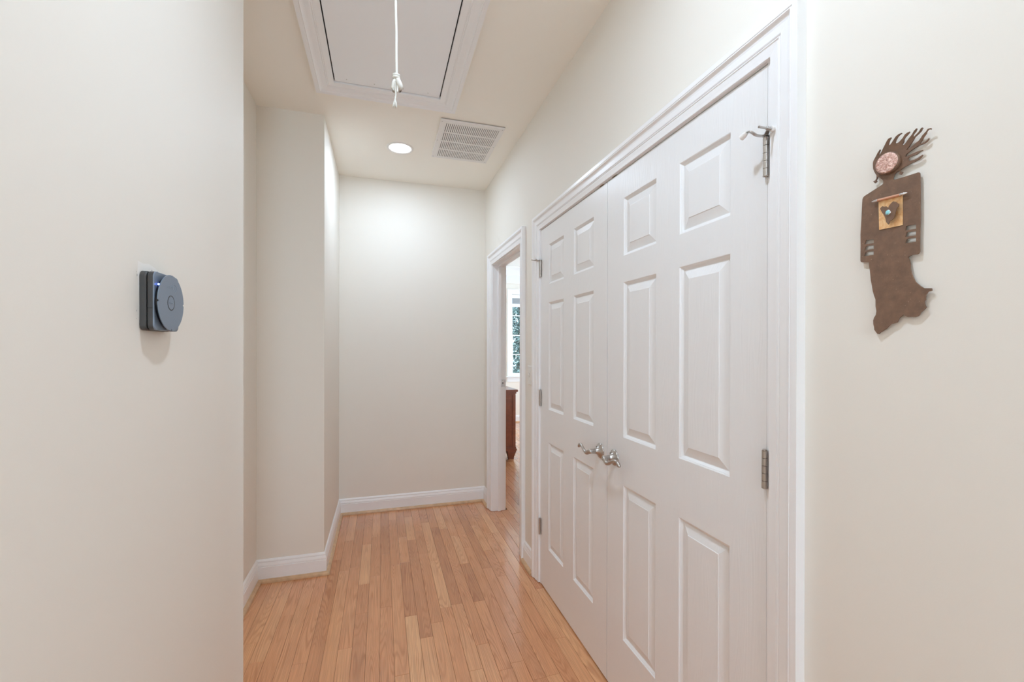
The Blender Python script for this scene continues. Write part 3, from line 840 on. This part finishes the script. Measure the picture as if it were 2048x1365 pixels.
# ------------------------------------------------------------------ light switch between the two casings
swy, swz = 2.5475, 1.190
sw = empty('light_switch', (XR, swy, swz), 'cream toggle light switch plate on the wall between closet and bedroom casings', 'switch')
pl = MB()
w, h = 0.036, 0.0585
vs = [(XR - d, swy + sy * (w - i), swz + sz * (h - i)) for (d, i) in ((0, 0), (0.003, 0), (0.0062, 0.004)) for (sy, sz) in ((-1, -1), (1, -1), (1, 1), (-1, 1))]
pl.add(vs, [(k_ + 4 * r_, (k_ + 1) % 4 + 4 * r_, (k_ + 1) % 4 + 4 * r_ + 4, k_ + 4 * r_ + 4) for r_ in range(2) for k_ in range(4)] + [(8, 9, 10, 11)])
pl.build('wall_plate', M_plate, sw)
B(XR - 0.0066, XR - 0.006, swy - 0.0055, swy + 0.0055, swz - 0.0125, swz + 0.0125).build('toggle_slot', M_screw, sw)
tg = MB()
tg.add([(XR - 0.006, swy - 0.0045, swz - 0.008), (XR - 0.006, swy + 0.0045, swz - 0.008), (XR - 0.006, swy + 0.0045, swz + 0.008), (XR - 0.006, swy - 0.0045, swz + 0.008),
        (XR - 0.019, swy - 0.0035, swz + 0.004), (XR - 0.019, swy + 0.0035, swz + 0.004), (XR - 0.017, swy + 0.0035, swz + 0.012), (XR - 0.017, swy - 0.0035, swz + 0.012)],
       [(0, 1, 2, 3), (4, 7, 6, 5), (0, 4, 5, 1), (1, 5, 6, 2), (2, 6, 7, 3), (3, 7, 4, 0)])
tg.build('toggle', M_plate, sw)
for dz in (-0.030, 0.030):
    MB().lathe([(0.0032, 0), (0.0028, 0.0012), (0.0004, 0.0014)], (XR - 0.006, swy, swz + dz), (-1, 0, 0), n=10).build('screw', M_plate, sw)

# ------------------------------------------------------------------ round hub on the left wall
hy0, hz0 = 1.068, 1.4515
hub = empty('wall_hub', (XL, hy0, hz0 - 0.057), 'dark square wall hub with sheen-tinted blue-grey round cover and blue light on the left wall', 'smart hub')


def rrect(yc, zc, hw, hh, r, n_=6):
    out = []
    for (sy, sz, a0) in ((1, 1, 0), (-1, 1, PI / 2), (-1, -1, PI), (1, -1, 1.5 * PI)):
        for i in range(n_ + 1):
            a = a0 + i * PI / 2 / n_
            out.append((yc + sy * (hw - r) + r * math.cos(a), zc + sz * (hh - r) + r * math.sin(a)))
    return out


def stack(layers):
    """layers: (x, outline); skinned"""
    m_ = MB(); vs = []; c = len(layers[0][1])
    for (x_, l) in layers: vs += [(x_, p[0], p[1]) for p in l]
    fs = [(c * i + k_, c * i + (k_ + 1) % c, c * (i + 1) + (k_ + 1) % c, c * (i + 1) + k_) for i in range(len(layers) - 1) for k_ in range(c)]
    m_.add(vs, fs, False); m_.add(vs[:c], [tuple(range(c))]); m_.add(vs[-c:], [tuple(range(c))])
    return m_


hw, hh = 0.0535, 0.0585
stack([(XL, rrect(hy0, hz0, hw - 0.001, hh - 0.002, 0.010)), (XL + 0.0015, rrect(hy0, hz0, hw, hh, 0.011)), (XL + 0.009, rrect(hy0, hz0, hw, hh, 0.011)), (XL + 0.0112, rrect(hy0, hz0, hw - 0.0015, hh - 0.0015, 0.010))]).build('back_box', M_devd, hub)
stack([(XL + 0.011, rrect(hy0, hz0, hw - 0.006, hh - 0.006, 0.008)), (XL + 0.0135, rrect(hy0, hz0, hw - 0.006, hh - 0.006, 0.008))]).build('recessed_groove', M_black, hub)
stack([(XL + 0.0133, rrect(hy0, hz0, hw - 0.001, hh - 0.002, 0.010)), (XL + 0.0150, rrect(hy0, hz0, hw, hh - 0.0005, 0.011)), (XL + 0.0225, rrect(hy0, hz0, hw, hh - 0.0005, 0.011))]).build('middle_box', M_devd, hub)
fp = stack([(XL + 0.0225, rrect(hy0, hz0, hw, hh - 0.0005, 0.011)), (XL + 0.0240, rrect(hy0, hz0, hw - 0.0003, hh - 0.0008, 0.011)), (XL + 0.0246, rrect(hy0, hz0, hw - 0.0010, hh - 0.0015, 0.0105))]).build('front_plate', M_devf, hub)
B(XL + 0.0134, XL + 0.0222, hy0 - hw - 0.0004, hy0 - hw + 0.001, hz0 - 0.0155, hz0 - 0.0143).build('seam', M_black, hub)
dr = 0.0575
MB().lathe([(dr - 0.0060, 0), (dr - 0.0022, 0.0069)], (XL + 0.0244, hy0, hz0), (1, 0, 0), n=72).build('disc_skirt', M_black, hub)
# round cover with four small notches
notch = []
NN = 288
for i in range(NN):
    a = 2 * PI * i / NN
    r_ = dr
    for q in (0, PI / 2, PI, 1.5 * PI):
        dlt = abs((a - q + PI) % (2 * PI) - PI)
        if dlt < 0.040: r_ = dr - 0.0036
    notch.append((hy0 + r_ * math.cos(a), hz0 + r_ * math.sin(a)))
inn = [(hy0 + (p[0] - hy0) * 0.993, hz0 + (p[1] - hz0) * 0.993) for p in notch]
disc = stack([(XL + 0.0310, notch), (XL + 0.0322, notch), (XL + 0.0325, inn)]).build('round_cover', M_devf, hub)
MB().lathe([(0.0156, 0), (0.0156, 0.0004), (0.0138, 0.0004), (0.0138, 0)], (XL + 0.0324, hy0 - 0.002, hz0), (1, 0, 0), n=48).build('button_ring', M_black, disc)
MB().lathe([(0.0138, 0), (0.0136, 0.0005), (0.0001, 0.0005)], (XL + 0.0323, hy0 - 0.002, hz0), (1, 0, 0), n=48, smooth=False).build('button', M_devf, disc)
mk = MB()
for i in range(5):
    mk.box(XL + 0.0330, XL + 0.0333, hy0 - 0.011 + i * 0.0036, hy0 - 0.0088 + i * 0.0036, hz0 - 0.0012, hz0 + 0.0008)
mk.build('button_print', M_mark, disc)


def text_mesh(body, size):
    cu = bpy.data.curves.new('lettering', 'FONT'); cu.body = body; cu.size = size; cu.extrude = 0.0001; cu.align_x = 'CENTER'; cu.align_y = 'CENTER'
    o = bpy.data.objects.new('lettering', cu); COL.objects.link(o)
    bpy.context.view_layer.update()
    me = bpy.data.meshes.new_from_object(o.evaluated_get(bpy.context.evaluated_depsgraph_get()))
    bpy.data.objects.remove(o)
    return me


me = text_mesh('LINNEX', 0.0105); me.materials.append(M_mark)
lt = bpy.data.objects.new('lettering', me); COL.objects.link(lt); lt.parent = disc
lt.matrix_local = Matrix(((0, 0, 1, 0), (1, 0, 0, 0), (0, 1, 0, 0), (0, 0, 0, 1)))
lt.location = Vector((XL + 0.0326, hy0 - 0.001, hz0 + 0.032)) - ORG[hub.name]
sw_ = MB().tube([(XL + 0.0326, hy0 + 0.009 + 0.013 * math.cos(a), hz0 + 0.0315 + 0.0085 * math.sin(a)) for a in [-1.3 + k_ * 0.24 for k_ in range(15)]], 0.0004, n=6).build('swoosh', M_mark, disc)
MB().lathe([(0.0021, 0), (0.0017, 0.0010), (0.0003, 0.0014)], (XL + 0.0275, hy0 - 0.0425, hz0 + 0.0330), (0.5, -0.8, 0.5), n=12).build('status_light', M_led, hub)['label'] = 'glowing blue light'

# ------------------------------------------------------------------ rusted metal figure on the right wall
ax = XR - 0.0068; at_ = 0.0025


def bend(z):                       # the flame hair curls off the wall
    q = min(1, max(0, (z - 1.705) / 0.05)); return 0.012 * q * q * (3 - 2 * q)


def A(a, b):
    p = pix(1720 + a / 8.53, 240 + b / 8.53, ax)
    for _ in range(3): p = pix(1720 + a / 8.53, 240 + b / 8.53, ax - bend(p[1]))
    return p


Bq = lambda a, b: pix(1700 + a / 7.583, 360 + b / 7.583, ax)
Cq = lambda a, b: pix(1700 + a / 7.184, 500 + b / 7.184, ax)
art_o = pix(1780, 669, ax)
art = empty('wall_sculpture', (XR, art_o[0], art_o[1]), 'rusted cut-steel figure with flame hair, copper face and long skirt hung on the right wall', 'wall art')
outer = [A(*p) for p in [(218, 750), (222, 715), (240, 675), (265, 630), (300, 560), (338, 505), (342, 515), (322, 565), (312, 598), (340, 585), (365, 545), (395, 480), (440, 390), (455, 360), (480, 322), (525, 298), (527, 310), (503, 345),
    (488, 385), (482, 415), (490, 435), (505, 430), (525, 410), (545, 380), (570, 340), (610, 280), (660, 240), (705, 222), (705, 232), (672, 255), (640, 290), (610, 345), (595, 390), (625, 400), (655, 385), (685, 355), (725, 310), (762, 250),
    (800, 220), (842, 198), (842, 210), (815, 245), (765, 300), (745, 335), (745, 365), (735, 388), (714, 420), (728, 430), (750, 425), (775, 395), (830, 315), (880, 255), (920, 185), (962, 142), (965, 155), (945, 200), (910, 240), (900, 275),
    (918, 288), (950, 255), (990, 215), (1015, 180), (1040, 140), (1058, 128), (1070, 136), (1055, 155), (1045, 185), (1000, 232), (935, 290), (905, 345), (870, 400), (835, 450), (790, 510), (800, 514), (850, 480), (930, 410), (1000, 355), (1040, 300), (1060, 265),
    (1130, 190), (1150, 155), (1180, 145), (1205, 138), (1213, 150), (1203, 165), (1180, 158), (1160, 168), (1135, 200), (1125, 235), (1085, 290), (1055, 350), (1015, 408), (1055, 400), (1110, 370), (1145, 340), (1170, 316), (1170, 328), (1145, 365), (1090, 405),
    (1005, 435), (930, 480), (860, 530), (815, 560), (785, 590), (770, 628), (800, 620), (860, 590), (950, 550), (1010, 525), (1065, 515), (1065, 525), (1020, 545), (960, 590), (900, 610), (830, 640), (812, 660), (822, 698), (860, 698), (930, 678), (990, 648),
    (1030, 615), (1062, 593), (1065, 603), (1045, 632), (1000, 675), (930, 712), (850, 750), (760, 800), (710, 838), (678, 862), (690, 882), (702, 892), (728, 888), (722, 900), (698, 935), (664, 932), (665, 912), (682, 895), (676, 880), (660, 862),
    (650, 872), (610, 900), (575, 945), (562, 985), (560, 1010), (580, 1022)]]
outer += [A(*p) for p in [(760, 970), (985, 897), (1005, 897), (1016, 912)]]
outer += [Bq(*p) for p in [(1060, 60), (1060, 640), (1054, 800), (1052, 1080), (1040, 1115), (1020, 1128), (940, 1140), (890, 1160)]]
outer += [Cq(*p) for p in [(832, 108), (850, 145), (862, 200), (866, 270), (880, 340), (905, 400), (938, 460), (1000, 515), (1058, 552), (1166, 552), (1172, 565), (1172, 590), (1120, 600), (1098, 630), (1085, 650), (1082, 700), (1085, 720), (1068, 732), (1060, 760), (1075, 800),
    (1092, 828), (1060, 860), (1010, 905), (988, 940), (965, 955), (930, 968), (830, 968), (795, 952), (765, 935), (735, 955), (692, 995), (686, 1015), (675, 1042), (630, 1055), (590, 1065), (565, 1085), (540, 1110), (520, 1135), (480, 1160), (430, 1190),
    (412, 1212), (395, 1210), (370, 1180), (348, 1150), (345, 1110), (334, 1070), (332, 1015), (345, 975), (370, 935), (378, 880), (366, 810), (365, 715), (345, 660), (325, 590), (315, 520), (298, 440), (290, 350), (282, 280), (275, 250), (268, 180)]]
outer += [Bq(*p) for p in [(180, 1252), (165, 1245), (157, 1225), (160, 1000), (158, 830), (172, 600), (180, 420), (188, 295), (200, 265)]]
outer += [A(*p) for p in [(75, 1300), (200, 1220), (370, 1110), (396, 1085), (398, 1045), (375, 1015), (330, 985), (300, 968), (290, 1000), (274, 1033), (288, 1048), (252, 1080), (222, 1050), (262, 1030), (278, 995), (282, 950), (245, 890), (222, 830)]]
holes_ = [[(850, 702), (865, 695), (1000, 676), (1003, 740), (838, 768)], [(855, 800), (870, 793), (1000, 773), (1001, 840), (838, 866)], [(855, 902), (870, 895), (1000, 873), (1001, 938), (832, 962)],
          [(235, 918), (250, 912), (362, 901), (362, 958), (218, 980)], [(235, 1010), (250, 1002), (360, 990), (360, 1050), (218, 1070)], [(232, 1100), (248, 1092), (358, 1080), (358, 1138), (212, 1158)]]
holes_ = [[Bq(*p) for p in h_] for h_ in holes_]
fig = extrude_poly(outer, holes_, ax, ax + at_)
fig.v = [(v[0] - bend(v[2]), v[1], v[2]) for v in fig.v]
fig.build('steel_figure', M_rust, art)
# three stand-off pins to the wall
for (yy, zz) in (Bq(560, 200), Bq(420, 1000), Cq(600, 850)):
    MB().lathe([(0.003, 0), (0.003, XR - ax - at_)], (ax + at_, yy, zz), (1, 0, 0), n=10).build('standoff_pin', M_rust, art)
fc = pix(1720 + 448 / 8.53, 240 + 735 / 8.53, ax - 0.0075)
fr_ = 0.0182
MB().lathe([(fr_ + 0.0012, 0), (fr_ + 0.0014, 0.004), (fr_ + 0.0005, 0.0066), (fr_ - 0.0002, 0.0068), (fr_ - 0.0002, 0.002)], (ax, fc[0], fc[1]), (-1, 0, 0), n=56).build('head_ring', M_rust, art)
MB().lathe([(fr_ - 0.0003, 0.004), (fr_ - 0.0004, 0.0074), (fr_ * 0.8, 0.0080), (fr_ * 0.4, 0.0084), (0.0001, 0.0085)], (ax, fc[0], fc[1]), (-1, 0, 0), n=56).build('face_disc', M_copface, art)['label'] = 'hammered pink copper face disc'
xs = ax - 0.0012
pz_ = lambda a, b, x_: pix(1700 + a / 7.583, 360 + b / 7.583, x_)
sheet = extrude_poly([pz_(a, b, xs) for a, b in [(432, 322), (798, 232), (798, 686), (440, 760)]], [], xs, xs + 0.0008).build('copper_sheet', M_copsheet, art)
sheet['label'] = 'shiny gold copper square on the chest'
xr_ = ax - 0.0045
e0 = pz_(335, 333, xr_); e1 = pz_(872, 196, xr_)
lerp = lambda p, q, t_: (xr_, p[0] + (q[0] - p[0]) * t_, p[1] + (q[1] - p[1]) * t_)
MB().tube([lerp(e0, e1, 0.15), lerp(e0, e1, 0.82)], 0.0023, n=14).build('copper_rod', M_coprod, art)
MB().tube([lerp(e0, e1, 0), lerp(e0, e1, 0.07), lerp(e0, e1, 0.15), lerp(e0, e1, 0.17)], [0.0009, 0.0021, 0.0026, 0.0024], n=14).build('rod_tip', M_silver, art)
MB().tube([lerp(e0, e1, 0.80), lerp(e0, e1, 0.82), lerp(e0, e1, 0.92), lerp(e0, e1, 1)], [0.0024, 0.0027, 0.0023, 0.0009], n=14).build('rod_tip', M_silver, art)
xh = ax - 0.0085
heart = [(455, 440), (462, 425), (490, 400), (515, 408), (545, 402), (562, 415), (578, 425), (590, 395), (605, 375), (632, 345), (655, 326), (690, 332), (712, 350), (738, 366), (736, 400), (708, 432), (690, 470), (683, 510), (672, 555), (655, 590), (622, 614),
         (602, 625), (598, 650), (580, 676), (560, 655), (545, 638), (540, 600), (528, 560), (505, 520), (490, 505), (472, 470)]
ht = extrude_poly([pz_(a, b, xh) for a, b in heart], [], xh, xh + 0.0016).build('heart_plate', M_rust, art)
pc = pz_(600, 480, xh)
MB().lathe([(0.002, 0), (0.002, 0.0062)], (xh + 0.0015, pc[0], pc[1]), (1, 0, 0), n=8).build('heart_post', M_rust, ht)
tc = pz_(570, 495, xh - 0.002)
tq = MB()
for mtl, sc_, hgt, nm in ((M_silver, 1.0, 0.0016, 'bezel'), (M_turq, 0.86, 0.0036, 'turquoise_cabochon')):
    vs = []; N = 28; prof = [(1.0, 0), (1.0, hgt * 0.45), (0.9, hgt * 0.75), (0.6, hgt * 0.95), (0.02, hgt)] if nm != 'bezel' else [(1.0, 0), (1.0, hgt), (0.8, hgt)]
    for (q, h_) in prof:
        for k_ in range(N):
            a = 2 * PI * k_ / N
            vs.append((xh - h_, tc[0] + 0.0040 * sc_ * q * math.cos(a), tc[1] + 0.0048 * sc_ * q * math.sin(a)))
    mm_ = MB(); mm_.add(vs, [(N * i + k_, N * i + (k_ + 1) % N, N * (i + 1) + (k_ + 1) % N, N * (i + 1) + k_) for i in range(len(prof) - 1) for k_ in range(N)], True)
    mm_.build(nm, mtl, ht)

# ------------------------------------------------------------------ bedroom: window, shade, crown, dresser
win = st(empty('window_1', ((WX0 + WX1) / 2, BY1, WZ0)))
wm = lambda a, b, h_: (a, BY1 - h_, b)
CW = [(0, 0), (0, 0.013), (0.070, 0.018), (0.072, 0.024), (0.084, 0.024), (0.084, 0)]
for m_ in sweep(CW, [(WX0, WZ0), (WX0, WZ1), (WX1, WZ1), (WX1, WZ0)], wm, side=1): m_.build('window_casing', M_white, win)
B(WX0 - 0.11, WX1 + 0.11, BY1 - 0.055, BY1 + 0.06, WZ0 - 0.022, WZ0).build('window_stool', M_white, win)
B(WX0 - 0.085, WX1 + 0.085, BY1 - 0.018, BY1, WZ0 - 0.105, WZ0 - 0.022).build('window_apron', M_white, win)
B(WX0, WX1, BY1, BY1 + 0.15, WZ0, WZ0 + 0.012).build('window_frame', M_white, win)
B(WX0, WX0 + 0.012, BY1, BY1 + 0.15, WZ0, WZ1).build('window_frame', M_white, win)
B(WX1 - 0.012, WX1, BY1, BY1 + 0.15, WZ0, WZ1).build('window_frame', M_white, win)
B(WX0, WX1, BY1, BY1 + 0.15, WZ1 - 0.012, WZ1).build('window_frame', M_white, win)
for (z0, z1, yo, nm) in ((WZ0 + 0.012, 1.598, 0.055, 'lower'), (1.575, WZ1 - 0.012, 0.085, 'upper')):
    ya, yb = BY1 + yo, BY1 + yo + 0.028
    xa, xb = WX0 + 0.012, WX1 - 0.012
    ga, gb = xa + 0.032, xb - 0.032
    gz0 = z0 + (0.038 if nm == 'lower' else 0.024); gz1 = z1 - (0.024 if nm == 'lower' else 0.034)
    cells = []
    cw_ = (gb - ga - 2 * 0.016) / 3; rh_ = (gz1 - gz0 - 0.016) / 2
    for i in range(3):
        for j in range(2):
            cells.append((ga + i * (cw_ + 0.016), ga + i * (cw_ + 0.016) + cw_, gz0 + j * (rh_ + 0.016), gz0 + j * (rh_ + 0.016) + rh_))
    s_ = holed_slab([xa, xb], [z0, z1], cells, ya, yb, lambda a, b, t_: (a, t_, b)).build('sash', M_white, win)
    for c in cells:
        B(c[0] - 0.002, c[1] + 0.002, (ya + yb) / 2 - 0.0015, (ya + yb) / 2 + 0.0015, c[2] - 0.002, c[3] + 0.002).build('pane', M_glass, s_)
sh = empty('window_shade', ((WX0 + WX1) / 2, BY1 + 0.03, 2.105), 'raised pale cellular shade stacked at the top of the bedroom window', 'shade')
B(WX0 + 0.015, WX1 - 0.015, BY1 + 0.012, BY1 + 0.050, 2.262, 2.330).build('head_rail', M_white, sh)
pl_ = MB()
for i in range(9):
    z = 2.165 + i * 0.0108
    pl_.add([(x_, y_, z_) for x_ in (WX0 + 0.018, WX1 - 0.018) for (y_, z_) in ((BY1 + 0.016, z + 0.0054), (BY1 + 0.030, z), (BY1 + 0.044, z + 0.0054), (BY1 + 0.030, z + 0.0108))],
            [(0, 1, 5, 4), (1, 2, 6, 5), (2, 3, 7, 6), (3, 0, 4, 7), (0, 3, 2, 1), (4, 5, 6, 7)])
pl_.build('pleats', M_shade, sh)
B(WX0 + 0.018, WX1 - 0.018, BY1 + 0.014, BY1 + 0.046, 2.105, 2.163).build('bottom_rail', M_white, sh)
def side_window(name, loc, a0, a1, z0, z1, nx, nz, mp, d0, casing_mp):
    w_ = st(empty(name, loc))
    cw_, ch_ = (a1 - a0 - 0.04 - 0.02 * nx) / nx, (z1 - z0 - 0.04 - 0.02 * nz) / nz
    cells = [(a0 + 0.03 + i * (cw_ + 0.02), a0 + 0.03 + i * (cw_ + 0.02) + cw_, z0 + 0.03 + j * (ch_ + 0.02), z0 + 0.03 + j * (ch_ + 0.02) + ch_) for i in range(nx) for j in range(nz)]
    s_ = holed_slab([a0, a1], [z0, z1], cells, d0, d0 + 0.03, mp).build('sash', M_white, w_)
    for c in cells:
        holed_slab([c[0], c[1]], [c[2], c[3]], [], d0 + 0.0135, d0 + 0.0165, mp).build('pane', M_glass, s_)
    if casing_mp:
        for m_ in sweep(CW, [(a0, z0), (a0, z1), (a1, z1), (a1, z0)], casing_mp, closed=True, side=1): m_.build('window_casing', M_white, w_)


side_window('added_window_2', (BX1, 6.4, 0.8), 5.8, 7.0, 0.8, 2.4, 2, 2, lambda a, b, t_: (t_, a, b), BX1 + 0.06, lambda a, b, h_: (BX1 - h_, a, b))  # unseen east window, added to carry the bedroom fill light
side_window('added_window_3', (3.2, 2.66, 0.8), 2.55, 3.85, 0.8, 2.4, 2, 2, lambda a, b, t_: (a, t_, b), 2.58, lambda a, b, h_: (a, 2.66 + h_, b))  # unseen south window, added so light reaches the far jamb
side_window('added_window_4', (0.21, YS, 1.0), -0.10, 0.52, 1.05, 2.15, 2, 2, lambda a, b, t_: (a, t_, b), YS - 0.10, None)  # unseen rear window, added to carry the hallway fill light
# crown moulding
CR = [(0, 0), (0, -0.285), (0.010, -0.290), (0.014, -0.280), (0.014, -0.150), (0.022, -0.146), (0.026, -0.130), (0.040, -0.105), (0.070, -0.055), (0.105, -0.022), (0.115, -0.010), (0.115, 0)]
for nm, m_ in zip(('trim_3', 'trim_4', 'trim_5'), sweep(CR, [(XR2, 2.66), (XR2, BY1), (BX1, BY1), (BX1, 2.66)], lambda a, b, h_: (a, b, BH + h_), side=-1)):
    st(m_.build(nm, M_white))

dx0, dx1, dy0, dy1, dt = 1.010, 1.560, 5.085, 6.45, 0.850
dr_ = empty('dresser', ((dx0 + dx1) / 2, (dy0 + dy1) / 2, 0), 'reddish cherry wood dresser with tapered feet seen through the bedroom doorway', 'dresser')
B(dx0, dx1, dy0, dy1, 0.150, dt - 0.065).build('body', M_cherry, dr_)
tp = MB()
for (o_, z0, z1) in ((0.004, dt - 0.065, dt - 0.050), (0.012, dt - 0.050, dt - 0.030), (0.022, dt - 0.030, dt - 0.026), (0.028, dt - 0.026, dt - 0.006), (0.025, dt - 0.006, dt)):
    tp.box(dx0 - 0.0, dx1 + o_, dy0 - o_, dy1 + o_, z0, z1)
tp.build('top', M_cherry, dr_)
MB().box(dx0, dx1 + 0.018, dy0 - 0.018, dy1 + 0.018, 0.105, 0.132).box(dx0, dx1 + 0.010, dy0 - 0.010, dy1 + 0.010, 0.132, 0.150).build('base_moulding', M_cherry, dr_)
B(dx0, dx1 - 0.055, dy0 - 0.003, dy0 - 0.0005, 0.20, dt - 0.11).build('end_panel', M_cherry, dr_)
B(dx1 - 0.035, dx1 + 0.004, dy0 - 0.007, dy0 + 0.03, 0.150, dt - 0.065).build('corner_post', M_cherry, dr_)
for (fx, fy) in ((dx1 - 0.045, dy0 + 0.04), (dx1 - 0.045, dy1 - 0.04), (dx0 + 0.045, dy0 + 0.04), (dx0 + 0.045, dy1 - 0.04)):
    vs = []
    for (s_, z) in ((0.055, 0.105), (0.055, 0.088), (0.050, 0.084), (0.048, 0.075), (0.030, 0.012), (0.033, 0.008), (0.033, 0.001)):
        vs += [(fx - s_, fy - s_, z), (fx + s_, fy - s_, z), (fx + s_, fy + s_, z), (fx - s_, fy + s_, z)]
    MB().add(vs, [(4 * i + a, 4 * i + (a + 1) % 4, 4 * i + 4 + (a + 1) % 4, 4 * i + 4 + a) for i in range(6) for a in range(4)] + [(0, 1, 2, 3), (24, 25, 26, 27)]).build('foot', M_cherry, dr_)
for i in range(2):
    for j in range(3):
        ya = dy0 + 0.04 + i * 0.655; za = 0.17 + j * 0.203
        d_ = B(dx1, dx1 + 0.012, ya, ya + 0.63, za, za + 0.185).build('drawer', M_cherry, dr_)
        for q in (0.16, 0.47):
            MB().lathe([(0.006, 0), (0.006, 0.012), (0.014, 0.018), (0.015, 0.024), (0.006, 0.030)], (dx1 + 0.012, ya + q, za + 0.092), (1, 0, 0), n=16).build('knob', M_brass, d_)

# ------------------------------------------------------------------ outdoors beyond the bedroom window
ground = st(B(-14, 22, BY1 + 0.35, 32, -0.7, -0.45).build('ground', M_grass))


def tree(x, y, h_, rad, ncl, mtl, label, seed):
    rr = random.Random(seed)
    t_ = empty('evergreen_tree', (x, y, -0.45), label, 'tree', 'trees outside the bedroom window')
    MB().tube([(x, y, -0.45), (x + 0.1, y, h_ * 0.4), (x, y + 0.1, h_ * 0.9)], [0.16, 0.11, 0.03], n=10).build('trunk', M_bark, t_)
    m_ = MB()
    for i in range(ncl):
        a = rr.uniform(0, 2 * PI); zz = rr.uniform(-0.2, h_)
        r_ = rad * (1.08 - zz / h_ * 0.55) * math.sqrt(rr.random())
        c = Vector((x + r_ * math.cos(a), y + r_ * math.sin(a), zz))
        for q in range(3):
            d = Vector((rr.gauss(0, 1), rr.gauss(0, 1), rr.gauss(0, 0.7))).normalized(); e = d.cross(Vector((rr.gauss(0, 1), rr.gauss(0, 1), rr.gauss(0, 1)))).normalized()
            p = c + Vector((rr.gauss(0, 0.06), rr.gauss(0, 0.06), rr.gauss(0, 0.06))); L_ = rr.uniform(0.028, 0.055)
            nn_ = d.cross(e) * 0.007
            m_.add([p - d * L_, p + e * L_ * 0.42 + nn_, p + d * L_, p - e * L_ * 0.42 + nn_], [(0, 1, 2, 3)])
    tag(m_.build('foliage', mtl, t_, recalc=False), kind='stuff')


tree(3.75, 11.9, 4.6, 0.95, 9500, M_leaf2, 'blue-green evergreen tree right outside the bedroom window', 3)
tree(6.6, 14.4, 4.6, 1.0, 5000, M_leaf, 'dark green evergreen tree further right beyond the bedroom window', 4)
tree(1.55, 13.6, 4.0, 0.95, 4500, M_leaf, 'dark green evergreen tree behind the left edge of the bedroom window', 5)
